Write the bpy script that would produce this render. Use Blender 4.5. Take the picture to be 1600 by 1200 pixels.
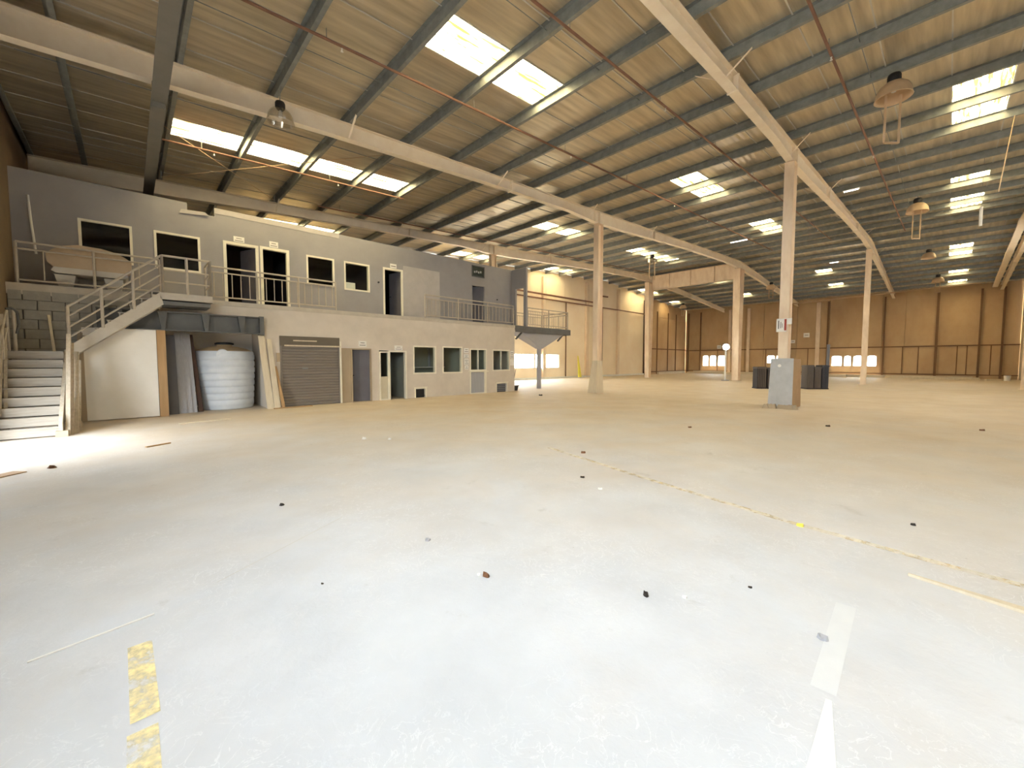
import bpy, math, random
from mathutils import Vector, Matrix
for o in list(bpy.data.objects): bpy.data.objects.remove(o)
sc = bpy.context.scene
col = sc.collection
random.seed(7)
PI = math.pi

# ------------------------------------------------------------------ camera, sky, sun, exposure
cd = bpy.data.cameras.new('camera'); cam = bpy.data.objects.new('camera', cd); col.objects.link(cam)
cam.location = (0, 0, 1.57)
cam.rotation_euler = (PI/2 - 0.056, 0, math.radians(46.855) - PI/2)
cd.sensor_width = 36.0; cd.lens = 635.85/1600*36.0; cd.clip_start = 0.05; cd.clip_end = 500
sc.camera = cam

SKY = 9.0
w = bpy.data.worlds.new('sky'); sc.world = w; w.use_nodes = True
bg = w.node_tree.nodes['Background']
bg.inputs[0].default_value = (0.86, 0.94, 1.0, 1); bg.inputs[1].default_value = SKY
sl = bpy.data.lights.new('sun', 'SUN'); sl.energy = 42.0; sl.angle = math.radians(2); sl.color = (1.0, 0.95, 0.86)
so = bpy.data.objects.new('sun', sl); col.objects.link(so); so.location = (30, 10, 40)
so.rotation_euler = Vector((-0.42, -0.12, -1.0)).to_track_quat('-Z', 'Y').to_euler()
sc.view_settings.view_transform = 'Standard'; sc.view_settings.look = 'None'
sc.view_settings.gamma = 1.0; sc.view_settings.use_curve_mapping = False
sc.view_settings.exposure = 1.28
cy = sc.cycles
cy.max_bounces = 12; cy.diffuse_bounces = 8; cy.glossy_bounces = 4; cy.transmission_bounces = 8; cy.transparent_max_bounces = 12
cy.caustics_reflective = False; cy.caustics_refractive = False; cy.sample_clamp_indirect = 12.0; cy.use_denoising = True

# ------------------------------------------------------------------ dimensions of the hall (x runs along the roof beams, y along the purlins)
XL, XB, YR, YG, XRIDGE = -2.1, 55.0, -4.2, 24.3, 36.0
FY = [-3.0, 3.81, 11.72, 19.47]          # roof beams
LOW, UP = 15.49, 16.6                    # lower and upper office fronts
def ztop(x):                              # top of the roof beams
    return 7.95 + 0.0457*x if x <= XRIDGE else 9.595 - 0.0763*(x - XRIDGE)
def zroof(x): return ztop(x) + 0.24

def portal(name, loc, rot, sx, sy):       # tells the renderer where the sky is seen through an opening; gives no light itself
    l = bpy.data.lights.new(name, 'AREA'); l.shape = 'RECTANGLE'; l.size = sx; l.size_y = sy; l.cycles.is_portal = True
    o = bpy.data.objects.new(name, l); col.objects.link(o); o.location = loc; o.rotation_euler = rot
# unseen openings for daylight: the high ones are added as fill
DOOR_AND_FILL_L = [(-3.6, 4.4, 3.7, 6.3), (9.8, 12.2, 0, 2.4)]  # high strip added for even floor light, then the doorway by the stairs
FILL_OPENINGS_R = [(17.0, 19.0, 4.8, 7.4), (26.5, 28.5, 4.8, 7.4), (38.0, 40.0, 4.8, 7.4)]  # unseen high openings added as fill light
FILL_OPENING_G = (16.0, 22.0, 0, 4.2)           # unseen gable wall opening behind the office block, added as fill light
for a, b, c, d in DOOR_AND_FILL_L: portal('unseen_opening_portal', (XL-.15, (a+b)/2, (c+d)/2), (0, -PI/2, 0), d-c, b-a)
for a, b, c, d in FILL_OPENINGS_R: portal('unseen_opening_portal', ((a+b)/2, YR-.15, (c+d)/2), (PI/2, 0, 0), b-a, d-c)

portal('unseen_opening_portal', (19.0, YG+.15, 2.1), (-PI/2, 0, 0), 6.0, 4.2)

# ------------------------------------------------------------------ materials
def lin(c): return tuple(((v/255)/12.92 if v/255 <= .04045 else ((v/255+.055)/1.055)**2.4) for v in c)
MATS = {}
def mat(name, rgb, rough=.7, metal=0., rgb2=None, scale=3., detail=5., amt=.6, bump=0., bscale=40., stretch=None, spec=.4, coords='Object'):
    m = bpy.data.materials.new(name); m.use_nodes = True; nt = m.node_tree; N = nt.nodes; L = nt.links
    b = N['Principled BSDF']; b.inputs['Roughness'].default_value = rough; b.inputs['Metallic'].default_value = metal
    b.inputs['Specular IOR Level'].default_value = spec
    c1 = (*lin(rgb), 1); c2 = (*lin(rgb2), 1) if rgb2 else tuple(v*.78 for v in c1[:3])+(1,)
    tc = N.new('ShaderNodeNewGeometry') if coords == 'World' else N.new('ShaderNodeTexCoord')
    mp = N.new('ShaderNodeMapping'); mp.inputs['Scale'].default_value = stretch or (1, 1, 1)
    L.new(tc.outputs['Position' if coords == 'World' else 'Object'], mp.inputs[0])
    n = N.new('ShaderNodeTexNoise'); n.inputs['Scale'].default_value = scale; n.inputs['Detail'].default_value = detail; n.inputs['Roughness'].default_value = .62
    L.new(mp.outputs[0], n.inputs['Vector'])
    r = N.new('ShaderNodeValToRGB'); r.color_ramp.elements[0].position = .5-.22*1; r.color_ramp.elements[1].position = .5+.22
    r.color_ramp.elements[0].color = tuple(a*(1-amt)+b_*amt for a, b_ in zip(c1, c2)); r.color_ramp.elements[1].color = c1
    L.new(n.outputs[0], r.inputs[0]); L.new(r.outputs[0], b.inputs['Base Color'])
    if bump:
        n2 = N.new('ShaderNodeTexNoise'); n2.inputs['Scale'].default_value = bscale; n2.inputs['Detail'].default_value = 4
        L.new(mp.outputs[0], n2.inputs['Vector'])
        bp = N.new('ShaderNodeBump'); bp.inputs['Strength'].default_value = bump; bp.inputs['Distance'].default_value = .02
        L.new(n2.outputs[0], bp.inputs['Height']); L.new(bp.outputs[0], b.inputs['Normal'])
    MATS[name] = m; return m

mat('beam_paint', (240, 229, 211), .55, rgb2=(222, 205, 182), scale=2.5, coords='World')
mat('column_paint', (238, 220, 196), .6, rgb2=(200, 172, 142), scale=3, coords='World', stretch=(1, 1, .35))
mat('galvanised', (148, 152, 150), .5, .35, rgb2=(104, 106, 102), scale=5, coords='World')
mat('rail_dark', (126, 122, 114), .6, .1, coords='World')
mat('office_upper', (156, 153, 154), .85, rgb2=(144, 141, 142), scale=1.6, amt=.7, coords='World')
mat('office_lower', (216, 206, 193), .85, rgb2=(196, 186, 174), scale=1.2, amt=.8, coords='World')
mat('patch_paint', (186, 180, 176), .85)
mat('white_frame', (238, 232, 214), .5)
mat('white_plain', (232, 230, 224), .7)
mat('partition', (242, 238, 230), .8, rgb2=(228, 222, 210), scale=1.5)
mat('block', (166, 162, 152), .9, rgb2=(140, 138, 128), scale=6, bump=.3, bscale=60, coords='World')
mat('mortar', (120, 116, 108), .95)
mat('slab', (196, 188, 174), .85, rgb2=(170, 160, 146), scale=4, coords='World')
mat('stair_wood', (176, 168, 156), .85, rgb2=(136, 128, 118), scale=3, stretch=(1, 6, 10), coords='World')
mat('stair_post', (194, 182, 162), .85, rgb2=(150, 136, 116), scale=4, stretch=(6, 6, 1), coords='World')
mat('rail_paint', (190, 180, 164), .6, rgb2=(160, 148, 132), scale=6, coords='World')
mat('canopy_steel', (104, 104, 102), .6, .1, rgb2=(84, 84, 82), coords='World')
mat('tank_plastic', (220, 225, 230), .45, rgb2=(194, 202, 212), scale=2.2, amt=.9)
mat('tank_dust', (196, 164, 118), .9, rgb2=(214, 198, 168), scale=3)
mat('black', (34, 32, 32), .6)
mat('shutter', (134, 126, 117), .55, .1, rgb2=(122, 114, 105), scale=2, stretch=(1, 1, 4), coords='World')
mat('shutter_head', (108, 98, 84), .6)
mat('door_grey', (104, 102, 108), .6, rgb2=(84, 80, 84), scale=1.6)
mat('door_cream', (206, 196, 172), .7)
mat('side_beige', (178, 160, 134), .75, rgb2=(150, 134, 112), scale=2, stretch=(1, 1, .5))
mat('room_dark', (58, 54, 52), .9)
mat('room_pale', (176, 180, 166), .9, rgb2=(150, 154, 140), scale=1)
mat('tub', (196, 176, 150), .6, rgb2=(170, 146, 118), scale=2)
mat('tub_grey', (206, 202, 194), .7, rgb2=(176, 172, 164), scale=3)
mat('wood_tan', (186, 152, 110), .8, rgb2=(156, 122, 84), scale=2, stretch=(8, 8, .7))
mat('wood_pale', (214, 202, 178), .85, rgb2=(186, 170, 144), scale=3, stretch=(6, 6, .6))
mat('panel_slate', (104, 104, 108), .7)
mat('panel_grey', (172, 172, 176), .6, rgb2=(146, 146, 150), scale=4, stretch=(10, 10, .3))
mat('wall_tan', (246, 233, 210), .8, rgb2=(236, 216, 188), scale=.5, amt=.8, coords='World')
mat('wall_tan2', (204, 176, 138), .85, rgb2=(172, 140, 104), scale=.4, amt=.8, coords='World', stretch=(1, 1, .6))
mat('wall_side', (206, 194, 170), .85, coords='World')
mat('wall_eave', (132, 112, 86), .85, rgb2=(104, 86, 64), scale=1, coords='World')
mat('seam', (206, 204, 198), .5, .2)
mat('girt', (120, 88, 60), .7, coords='World')
mat('dark_brown', (74, 52, 40), .7)
mat('pipe_red', (134, 98, 80), .6, rgb2=(108, 74, 58), scale=4, coords='World')
mat('lamp_shade', (206, 180, 148), .5, rgb2=(180, 148, 114), scale=3)
mat('conduit', (196, 168, 136), .6)
mat('plinth', (190, 192, 194), .75, rgb2=(160, 162, 164), scale=3, bump=.2)
mat('plinth_tan', (170, 140, 104), .8, rgb2=(140, 112, 82), scale=3)
mat('rubble', (178, 162, 138), .95, bump=.5)
mat('crate', (58, 52, 50), .65, rgb2=(40, 36, 34), scale=5)
mat('crate_grey', (96, 88, 82), .65)
mat('crate_blue', (58, 60, 68), .55)
mat('paper', (240, 238, 232), .8)
mat('ink', (120, 112, 108), .8)
mat('ink_red', (168, 70, 58), .7)
mat('ink_blue', (72, 70, 104), .7)
mat('sign_green', (74, 84, 66), .6, rgb2=(50, 56, 48), scale=8)
mat('hazard_yellow', (236, 226, 90), .6)
mat('leaf_brown', (120, 84, 58), .9)
mat('stone_dark', (52, 46, 40), .9)
mat('pale_dust', (212, 214, 216), .7, rgb2=(200, 202, 205), scale=4, coords='World')
mat('outside_ground', (128, 124, 118), .95)

def glass(name, tint, mixf):
    m = bpy.data.materials.new(name); m.use_nodes = True; nt = m.node_tree; N = nt.nodes; L = nt.links
    N.remove(N['Principled BSDF']); t = N.new('ShaderNodeBsdfTransparent'); t.inputs[0].default_value = (*tint, 1)
    g = N.new('ShaderNodeBsdfGlossy'); g.inputs['Roughness'].default_value = .05; g.inputs[0].default_value = (.9, .9, .9, 1)
    x = N.new('ShaderNodeMixShader'); x.inputs[0].default_value = mixf
    L.new(t.outputs[0], x.inputs[1]); L.new(g.outputs[0], x.inputs[2]); L.new(x.outputs[0], N['Material Output'].inputs[0]); MATS[name] = m
glass('glass_clear', (.93, .95, .93), .015)
glass('glass_dark', (.40, .42, .42), .03)
glass('glass_lamp', (.86, .84, .80), .14)

def skylight_mat():
    m = bpy.data.materials.new('skylight_sheet'); m.use_nodes = True; nt = m.node_tree; N = nt.nodes; L = nt.links
    N.remove(N['Principled BSDF'])
    g = N.new('ShaderNodeNewGeometry'); mp = N.new('ShaderNodeMapping'); mp.inputs['Scale'].default_value = (.5, 6, 1)
    n = N.new('ShaderNodeTexNoise'); n.inputs['Scale'].default_value = 2.5; n.inputs['Detail'].default_value = 5
    r = N.new('ShaderNodeValToRGB'); r.color_ramp.elements[0].position = .40; r.color_ramp.elements[1].position = .56
    r.color_ramp.elements[0].color = (.09, .05, .015, 1); r.color_ramp.elements[1].color = (.74, .615, .345, 1)
    t = N.new('ShaderNodeBsdfTranslucent'); d = N.new('ShaderNodeBsdfDiffuse'); x = N.new('ShaderNodeMixShader'); x.inputs[0].default_value = .25
    L.new(g.outputs['Position'], mp.inputs[0]); L.new(mp.outputs[0], n.inputs['Vector']); L.new(n.outputs[0], r.inputs[0])
    L.new(r.outputs[0], t.inputs[0]); L.new(r.outputs[0], d.inputs[0]); L.new(t.outputs[0], x.inputs[1]); L.new(d.outputs[0], x.inputs[2])
    L.new(x.outputs[0], N['Material Output'].inputs[0]); MATS['skylight_sheet'] = m
skylight_mat()

def roof_mat():
    m = bpy.data.materials.new('roof_foil'); m.use_nodes = True; nt = m.node_tree; N = nt.nodes; L = nt.links
    b = N['Principled BSDF']; b.inputs['Metallic'].default_value = .6; b.inputs['Roughness'].default_value = .33
    g = N.new('ShaderNodeNewGeometry')
    mp = N.new('ShaderNodeMapping'); mp.inputs['Scale'].default_value = (.35, 4, 1); L.new(g.outputs['Position'], mp.inputs[0])
    n = N.new('ShaderNodeTexNoise'); n.inputs['Scale'].default_value = 1.6; n.inputs['Detail'].default_value = 6; L.new(mp.outputs[0], n.inputs['Vector'])
    r = N.new('ShaderNodeValToRGB'); r.color_ramp.elements[0].position = .3; r.color_ramp.elements[1].position = .7
    r.color_ramp.elements[0].color = (*lin((176, 164, 142)), 1); r.color_ramp.elements[1].color = (*lin((214, 202, 178)), 1)
    L.new(n.outputs[0], r.inputs[0]); L.new(r.outputs[0], b.inputs['Base Color'])
    wv = N.new('ShaderNodeTexWave'); wv.bands_direction = 'Y'; wv.inputs['Scale'].default_value = 1.6; wv.inputs['Distortion'].default_value = .6; wv.inputs['Detail'].default_value = 2
    L.new(g.outputs['Position'], wv.inputs['Vector'])
    bp = N.new('ShaderNodeBump'); bp.inputs['Strength'].default_value = .2; bp.inputs['Distance'].default_value = .02
    L.new(wv.outputs[0], bp.inputs['Height']); L.new(bp.outputs[0], b.inputs['Normal']); MATS['roof_foil'] = m
roof_mat()

def floor_mat():
    m = bpy.data.materials.new('dusty_concrete'); m.use_nodes = True; nt = m.node_tree; N = nt.nodes; L = nt.links
    b = N['Principled BSDF']; b.inputs['Roughness'].default_value = .62; b.inputs['Specular IOR Level'].default_value = .35
    g = N.new('ShaderNodeNewGeometry')
    def noise(scale, detail=6, dist=0., rough=.6, vec=None):
        n = N.new('ShaderNodeTexNoise'); n.inputs['Scale'].default_value = scale; n.inputs['Detail'].default_value = detail
        n.inputs['Distortion'].default_value = dist; n.inputs['Roughness'].default_value = rough; L.new(vec or g.outputs['Position'], n.inputs['Vector']); return n.outputs[0]
    def ramp(src, a, bb, ca, cb):
        r = N.new('ShaderNodeValToRGB'); r.color_ramp.elements[0].position = a; r.color_ramp.elements[1].position = bb
        r.color_ramp.elements[0].color = (*ca, 1); r.color_ramp.elements[1].color = (*cb, 1); L.new(src, r.inputs[0]); return r.outputs[0]
    def mix(fac, a, bb, mode='MIX'):
        x = N.new('ShaderNodeMix'); x.data_type = 'RGBA'; x.blend_type = mode
        if isinstance(fac, float): x.inputs[0].default_value = fac
        else: L.new(fac, x.inputs[0])
        for k, v in ((6, a), (7, bb)):
            if isinstance(v, tuple): x.inputs[k].default_value = v
            else: L.new(v, x.inputs[k])
        return x.outputs[2]
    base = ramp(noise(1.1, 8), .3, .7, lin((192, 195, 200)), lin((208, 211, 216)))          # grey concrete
    sand_warm_light = ramp(noise(.9, 7, .4), .3, .7, lin((198, 180, 156)), lin((212, 197, 176)))        # tan sandy dust, tinted also for warm far light
    # tan grows with distance from the camera: dust plus painted warm far light
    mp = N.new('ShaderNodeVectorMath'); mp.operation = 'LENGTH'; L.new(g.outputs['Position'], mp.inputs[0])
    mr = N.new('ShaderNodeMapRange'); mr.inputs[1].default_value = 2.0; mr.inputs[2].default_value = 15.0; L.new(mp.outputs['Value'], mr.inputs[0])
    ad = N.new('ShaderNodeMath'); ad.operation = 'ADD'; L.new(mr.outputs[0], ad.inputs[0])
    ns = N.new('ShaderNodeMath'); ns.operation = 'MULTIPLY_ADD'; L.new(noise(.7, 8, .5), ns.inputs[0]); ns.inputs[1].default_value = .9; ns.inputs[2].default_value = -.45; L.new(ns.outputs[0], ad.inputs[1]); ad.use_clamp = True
    c = mix(ad.outputs[0], base, sand_warm_light)
    # scuffs and pale scrape marks
    scr = ramp(noise(5.5, 5, 2.2, .55), .485, .5, (0, 0, 0), (1, 1, 1)); scr2 = ramp(noise(5.5, 5, 2.2, .55), .5, .515, (1, 1, 1), (0, 0, 0))
    line = mix(1.0, scr, scr2, 'MULTIPLY'); msk = mix(1.0, line, ramp(noise(.8, 3), .42, .6, (0, 0, 0), (.42, .42, .42)), 'MULTIPLY')
    c = mix(msk, c, (*lin((236, 237, 238)), 1))
    st = ramp(noise(2.3, 9, .3, .7), .62, .8, (0, 0, 0), (.55, .55, .55)); c = mix(st, c, (*lin((150, 146, 138)), 1))
    sp = ramp(noise(14, 4, 0, .7), .70, .76, (0, 0, 0), (.6, .6, .6)); c = mix(sp, c, (*lin((140, 128, 110)), 1))
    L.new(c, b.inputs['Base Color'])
    bp = N.new('ShaderNodeBump'); bp.inputs['Strength'].default_value = .25; bp.inputs['Distance'].default_value = .01
    L.new(noise(18, 6, .5), bp.inputs['Height']); L.new(bp.outputs[0], b.inputs['Normal']); MATS['dusty_concrete'] = m
floor_mat()

def worn_paint():
    m = bpy.data.materials.new('worn_yellow'); m.use_nodes = True; nt = m.node_tree; N = nt.nodes; L = nt.links
    b = N['Principled BSDF']; b.inputs['Roughness'].default_value = .7; b.inputs['Base Color'].default_value = (*lin((246, 228, 168)), 1)
    g = N.new('ShaderNodeNewGeometry'); n = N.new('ShaderNodeTexNoise'); n.inputs['Scale'].default_value = 9; n.inputs['Detail'].default_value = 8; n.inputs['Roughness'].default_value = .7
    L.new(g.outputs['Position'], n.inputs['Vector'])
    r = N.new('ShaderNodeValToRGB'); r.color_ramp.elements[0].position = .36; r.color_ramp.elements[1].position = .62; L.new(n.outputs[0], r.inputs[0])
    t = N.new('ShaderNodeBsdfTransparent'); x = N.new('ShaderNodeMixShader'); L.new(r.outputs[0], x.inputs[0]); L.new(t.outputs[0], x.inputs[1]); L.new(b.outputs[0], x.inputs[2])
    L.new(x.outputs[0], N['Material Output'].inputs[0]); MATS['worn_yellow'] = m
    m2 = m.copy(); m2.name = 'faded_yellow'; MATS['faded_yellow'] = m2
    m2.node_tree.nodes['Principled BSDF'].inputs['Base Color'].default_value = (*lin((246, 226, 178)), 1)
    rr = [q for q in m2.node_tree.nodes if q.type == 'VALTORGB'][0]; rr.color_ramp.elements[0].position = .25; rr.color_ramp.elements[1].position = .75
    rr.color_ramp.elements[1].color = (.55, .55, .55, 1)
worn_paint()

def emit(name, rgb, s):
    m = bpy.data.materials.new(name); m.use_nodes = True; b = m.node_tree.nodes['Principled BSDF']
    b.inputs['Emission Color'].default_value = (*rgb, 1); b.inputs['Emission Strength'].default_value = s; MATS[name] = m
emit('hole_glare', (1, .96, .88), 30); emit('lit_tube', (1, .98, .94), 3)  # first glow stands in for a daylight hole

# ------------------------------------------------------------------ helpers
class MB:
    def __init__(s): s.v = []; s.f = []
    def add(s, vs, fs):
        n = len(s.v); s.v += [tuple(v) for v in vs]; s.f += [tuple(i+n for i in f) for f in fs]; return s
    def box(s, x0, y0, z0, x1, y1, z1):
        return s.add([(x0,y0,z0),(x1,y0,z0),(x1,y1,z0),(x0,y1,z0),(x0,y0,z1),(x1,y0,z1),(x1,y1,z1),(x0,y1,z1)],
                     [(3,2,1,0),(4,5,6,7),(0,1,5,4),(1,2,6,5),(2,3,7,6),(3,0,4,7)])
    def hexa(s, b4, t4):
        return s.add(list(b4)+list(t4), [(3,2,1,0),(4,5,6,7),(0,1,5,4),(1,2,6,5),(2,3,7,6),(3,0,4,7)])
    def bar(s, p, q, wd, ht, up=(0, 0, 1)):            # rectangular bar from p to q
        p = Vector(p); q = Vector(q); d = (q-p).normalized(); u = Vector(up)
        if abs(d.dot(u)) > .99: u = Vector((1, 0, 0))
        sd = d.cross(u).normalized(); u = sd.cross(d).normalized(); a = sd*wd/2; b = u*ht/2
        return s.hexa([p-a-b, p+a-b, q+a-b, q-a-b], [p-a+b, p+a+b, q+a+b, q-a+b])
    def tube(s, p, q, r, n=8, r2=None, cap=True):
        p = Vector(p); q = Vector(q); d = (q-p).normalized(); u = Vector((0,0,1)) if abs(d.z) < .9 else Vector((1,0,0))
        a = d.cross(u).normalized(); b = d.cross(a); r2 = r if r2 is None else r2
        vs = [p+(a*math.cos(2*PI*i/n)+b*math.sin(2*PI*i/n))*r for i in range(n)]+[q+(a*math.cos(2*PI*i/n)+b*math.sin(2*PI*i/n))*r2 for i in range(n)]
        fs = [(i,(i+1)%n,n+(i+1)%n,n+i) for i in range(n)]
        if cap: fs += [tuple(range(n-1,-1,-1)), tuple(range(n,2*n))]
        return s.add(vs, fs)
    def path(s, pts, r, n=8):
        for p, q in zip(pts, pts[1:]): s.tube(p, q, r, n)
        return s
    def lathe(s, prof, n=24, c=(0,0,0)):
        vs = []; fs = []
        for r, z in prof: vs += [(c[0]+r*math.cos(2*PI*i/n), c[1]+r*math.sin(2*PI*i/n), c[2]+z) for i in range(n)]
        for k in range(len(prof)-1):
            for i in range(n): fs.append((k*n+i, k*n+(i+1)%n, (k+1)*n+(i+1)%n, (k+1)*n+i))
        return s.add(vs, fs)
    def prism(s, poly, axis, a, b):                     # poly in the two other axes, extruded along axis from a to b
        def P(u, v, t): return (t, u, v) if axis == 'x' else ((u, t, v) if axis == 'y' else (u, v, t))
        n = len(poly); vs = [P(u, v, a) for u, v in poly]+[P(u, v, b) for u, v in poly]
        return s.add(vs, [tuple(range(n-1,-1,-1)), tuple(range(n,2*n))]+[(i,(i+1)%n,n+(i+1)%n,n+i) for i in range(n)])
    def mesh(s, name, m, smooth=False):
        me = bpy.data.meshes.new(name); me.from_pydata(s.v, [], s.f); me.update()
        import bmesh
        bm = bmesh.new(); bm.from_mesh(me); bmesh.ops.recalc_face_normals(bm, faces=bm.faces); bm.to_mesh(me); bm.free()
        me.materials.append(MATS[m])
        if smooth:
            for p in me.polygons: p.use_smooth = True
        return me
    def build(s, name, m, parent=None, smooth=False):
        return link(name, s.mesh(name, m, smooth), parent)
def link(name, me, parent=None, loc=None):
    o = bpy.data.objects.new(name, me); col.objects.link(o)
    if parent:
        o.parent = parent; o.matrix_parent_inverse = Matrix.Translation(-parent.location)
    if loc: o.location = loc
    return o
def tag(o, label, cat, group=None, kind=None):
    o['label'] = label; o['category'] = cat
    if group: o['group'] = group
    if kind: o['kind'] = kind
    return o
def thing(name, label, cat, loc=(0,0,0), group=None, kind=None):
    o = bpy.data.objects.new(name, None); col.objects.link(o); o.location = loc; o.empty_display_size = .2
    return tag(o, label, cat, group, kind)
def struct(name, loc=(0,0,0)):
    o = bpy.data.objects.new(name, None); col.objects.link(o); o.location = loc; o['kind'] = 'structure'; return o
def copy_tree(o, loc, label=None, parent=None):
    c = o.copy(); col.objects.link(c)
    if parent is None: c.location = loc
    else: c.parent = parent
    if label: c['label'] = label
    for ch in o.children: copy_tree(ch, None, None, c)
    return c
def gridwall(m, plane, t0, t1, u0, u1, z0, z1, holes, ztopf=None):
    """wall in the plane x or y = t0..t1 with rectangular holes (u0,u1,z0,z1); only outer faces"""
    us = sorted({u0, u1, *[h[0] for h in holes], *[h[1] for h in holes]}); us = [u for u in us if u0-1e-6 <= u <= u1+1e-6]
    zs = sorted({z0, z1, *[h[2] for h in holes], *[h[3] for h in holes]}); zs = [z for z in zs if z0-1e-6 <= z <= z1+1e-6]
    def solid(i, j):
        if not (0 <= i < len(us)-1 and 0 <= j < len(zs)-1): return False
        u = (us[i]+us[i+1])/2; z = (zs[j]+zs[j+1])/2
        return not any(h[0] < u < h[1] and h[2] < z < h[3] for h in holes)
    def P(u, t, z):
        if ztopf and abs(z-z1) < 1e-6: z = ztopf(u)
        return (t, u, z) if plane == 'x' else (u, t, z)
    for i in range(len(us)-1):
        for j in range(len(zs)-1):
            if not solid(i, j): continue
            a, b, c, d = us[i], us[i+1], zs[j], zs[j+1]
            for t in (t0, t1): m.add([P(a,t,c),P(b,t,c),P(b,t,d),P(a,t,d)], [(0,1,2,3)])
            for (ii, jj, e) in ((i-1,j,((a,c),(a,d))),(i+1,j,((b,c),(b,d))),(i,j-1,((a,c),(b,c))),(i,j+1,((a,d),(b,d)))):
                if not solid(ii, jj): m.add([P(e[0][0],t0,e[0][1]),P(e[1][0],t0,e[1][1]),P(e[1][0],t1,e[1][1]),P(e[0][0],t1,e[0][1])], [(0,1,2,3)])
    return m

# ------------------------------------------------------------------ floor and the ground outside
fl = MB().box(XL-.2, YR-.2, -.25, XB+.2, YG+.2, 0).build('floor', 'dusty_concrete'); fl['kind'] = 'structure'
og = MB()
for r in ((-60, -60, XL-.2, 90), (XB+.2, -60, 120, 90), (XL-.2, -60, XB+.2, YR-.2), (XL-.2, YG+.2, XB+.2, 90)): og.box(r[0], r[1], -.35, r[2], r[3], -.08)
o = og.build('ground', 'outside_ground'); o['kind'] = 'structure'
def strip(name, pts, wd, m):
    b = MB(); L_ = []
    for i, p in enumerate(pts):
        a = Vector(pts[max(i-1,0)]); c = Vector(pts[min(i+1,len(pts)-1)]); d = (c-a).normalized(); n = Vector((-d.y, d.x))*wd/2
        L_ += [(p[0]-n.x, p[1]-n.y, .003), (p[0]+n.x, p[1]+n.y, .003)]
    b.add(L_, [(2*i, 2*i+1, 2*i+3, 2*i+2) for i in range(len(pts)-1)])
    return b.build(name, m, fl)
strip('painted_line', [(-.02, 3.0), (-.01, 2.35)], .10, 'worn_yellow')
strip('painted_line', [(-.02, 2.28), (-.02, 1.2)], .10, 'worn_yellow')
strip('painted_line', [(5.5, 4.9), (5.0, 2.8), (4.64, 1.0), (4.52, -.1), (4.45, -1.2)], .085, 'faded_yellow')
strip('floor_joint', [(.39, 3.48), (1.5, 4.1)], .004, 'slab'); strip('pale_patch', [(2.35, .34), (3.3, .38)], .10, 'pale_dust')

# ------------------------------------------------------------------ shell walls
# left eave wall with the doorway and the added high opening
wl = gridwall(MB(), 'x', XL-.2, XL, YR-.2, YG+.2, 0, ztop(XL)+.23, [tuple(g) for g in DOOR_AND_FILL_L]).build('wall_left', 'wall_eave'); wl['kind'] = 'structure'
wr = gridwall(MB(), 'y', YR-.2, YR, XL, XB, 0, 10, [tuple(g) for g in FILL_OPENINGS_R], lambda u: zroof(u)-.02)
# (top follows the roof: split the wall at the ridge)
wr = MB(); gridwall(wr, 'y', YR-.2, YR, XL, XRIDGE, 0, 10, [(a,min(b,XRIDGE),c,d) for a,b,c,d in FILL_OPENINGS_R if a < XRIDGE], lambda u: zroof(u)-.02)
gridwall(wr, 'y', YR-.2, YR, XRIDGE, XB, 0, 10, [(max(a,XRIDGE),b,c,d) for a,b,c,d in FILL_OPENINGS_R if b > XRIDGE], lambda u: zroof(u)-.02)
wr = wr.build('wall_right', 'wall_side'); wr['kind'] = 'structure'

# far wall at the back, made of tall cladding panels with a row of low windows
wb = struct('wall_back', (XB, 10, 0))
BW = [(21.25,22.0,.95,2.3),(20.3,21.1,.95,2.3),(19.2,20.1,.95,2.3),(13.75,14.6,1.35,2.25),(12.8,13.65,1.35,2.25),
      (7.6,8.5,1.05,2.15),(6.85,7.45,1.05,2.15),(5.9,6.7,1.05,2.15),(4.85,5.6,1.05,2.15)]
edges = [YR, -1.9, .55, 2.9, 4.55, 8.8, 9.9, 11.7, 15.0, 17.0, 18.9, 22.2, YG]
for i, (a, b) in enumerate(zip(edges, edges[1:])):
    j = .012*(i % 3)
    gridwall(MB(), 'x', XB+j, XB+.16, a+.012, b-.012, .0, 2.98, [h for h in BW if a <= h[0] and h[1] <= b]).build('panel', 'wall_tan2', wb)
    gridwall(MB(), 'x', XB+.05-j, XB+.2, a+.012, b-.012, 3.0, ztop(XB)+.245, []).build('panel', 'wall_tan2', wb)
MB().box(XB+.17, YR-.2, 0, XB+.25, YG+.2, ztop(XB)+.245) if False else None
gridwall(MB(), 'x', XB+.2, XB+.26, YR-.2, YG+.2, 0, ztop(XB)+.245, BW).build('outer_sheet', 'wall_tan2', wb)
MB().box(XB-.10, YR, 2.93, XB, YG, 3.03).build('girt', 'girt', wb)
MB().box(XB-.08, YR, .30, XB, YG, .38).build('girt', 'girt', wb)
for y in [23.9, 22.3, 18.7, 16.6, 12.3, 9.75, 8.9, 4.4, .75, -1.9, -3.2]:
    wd = {22.3:.1, 4.4:.12, .75:.18, 9.75:.36, 16.6:.3, 18.7:.3}.get(y, .14)
    MB().box(XB-.18, y-wd/2, 0, XB-.02, y+wd/2, ztop(XB)-.2).build('wall_post', 'column_paint' if wd > .25 else 'girt', wb)
for k, y in enumerate([20.15, 14.7, 17.6, 10.6, 3.0, 1.9, -.6, -1.2, -2.6]):
    MB().box(XB-.05, y-.035, .38, XB, y+.035, 2.93).build('batten', 'girt', wb)
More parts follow.
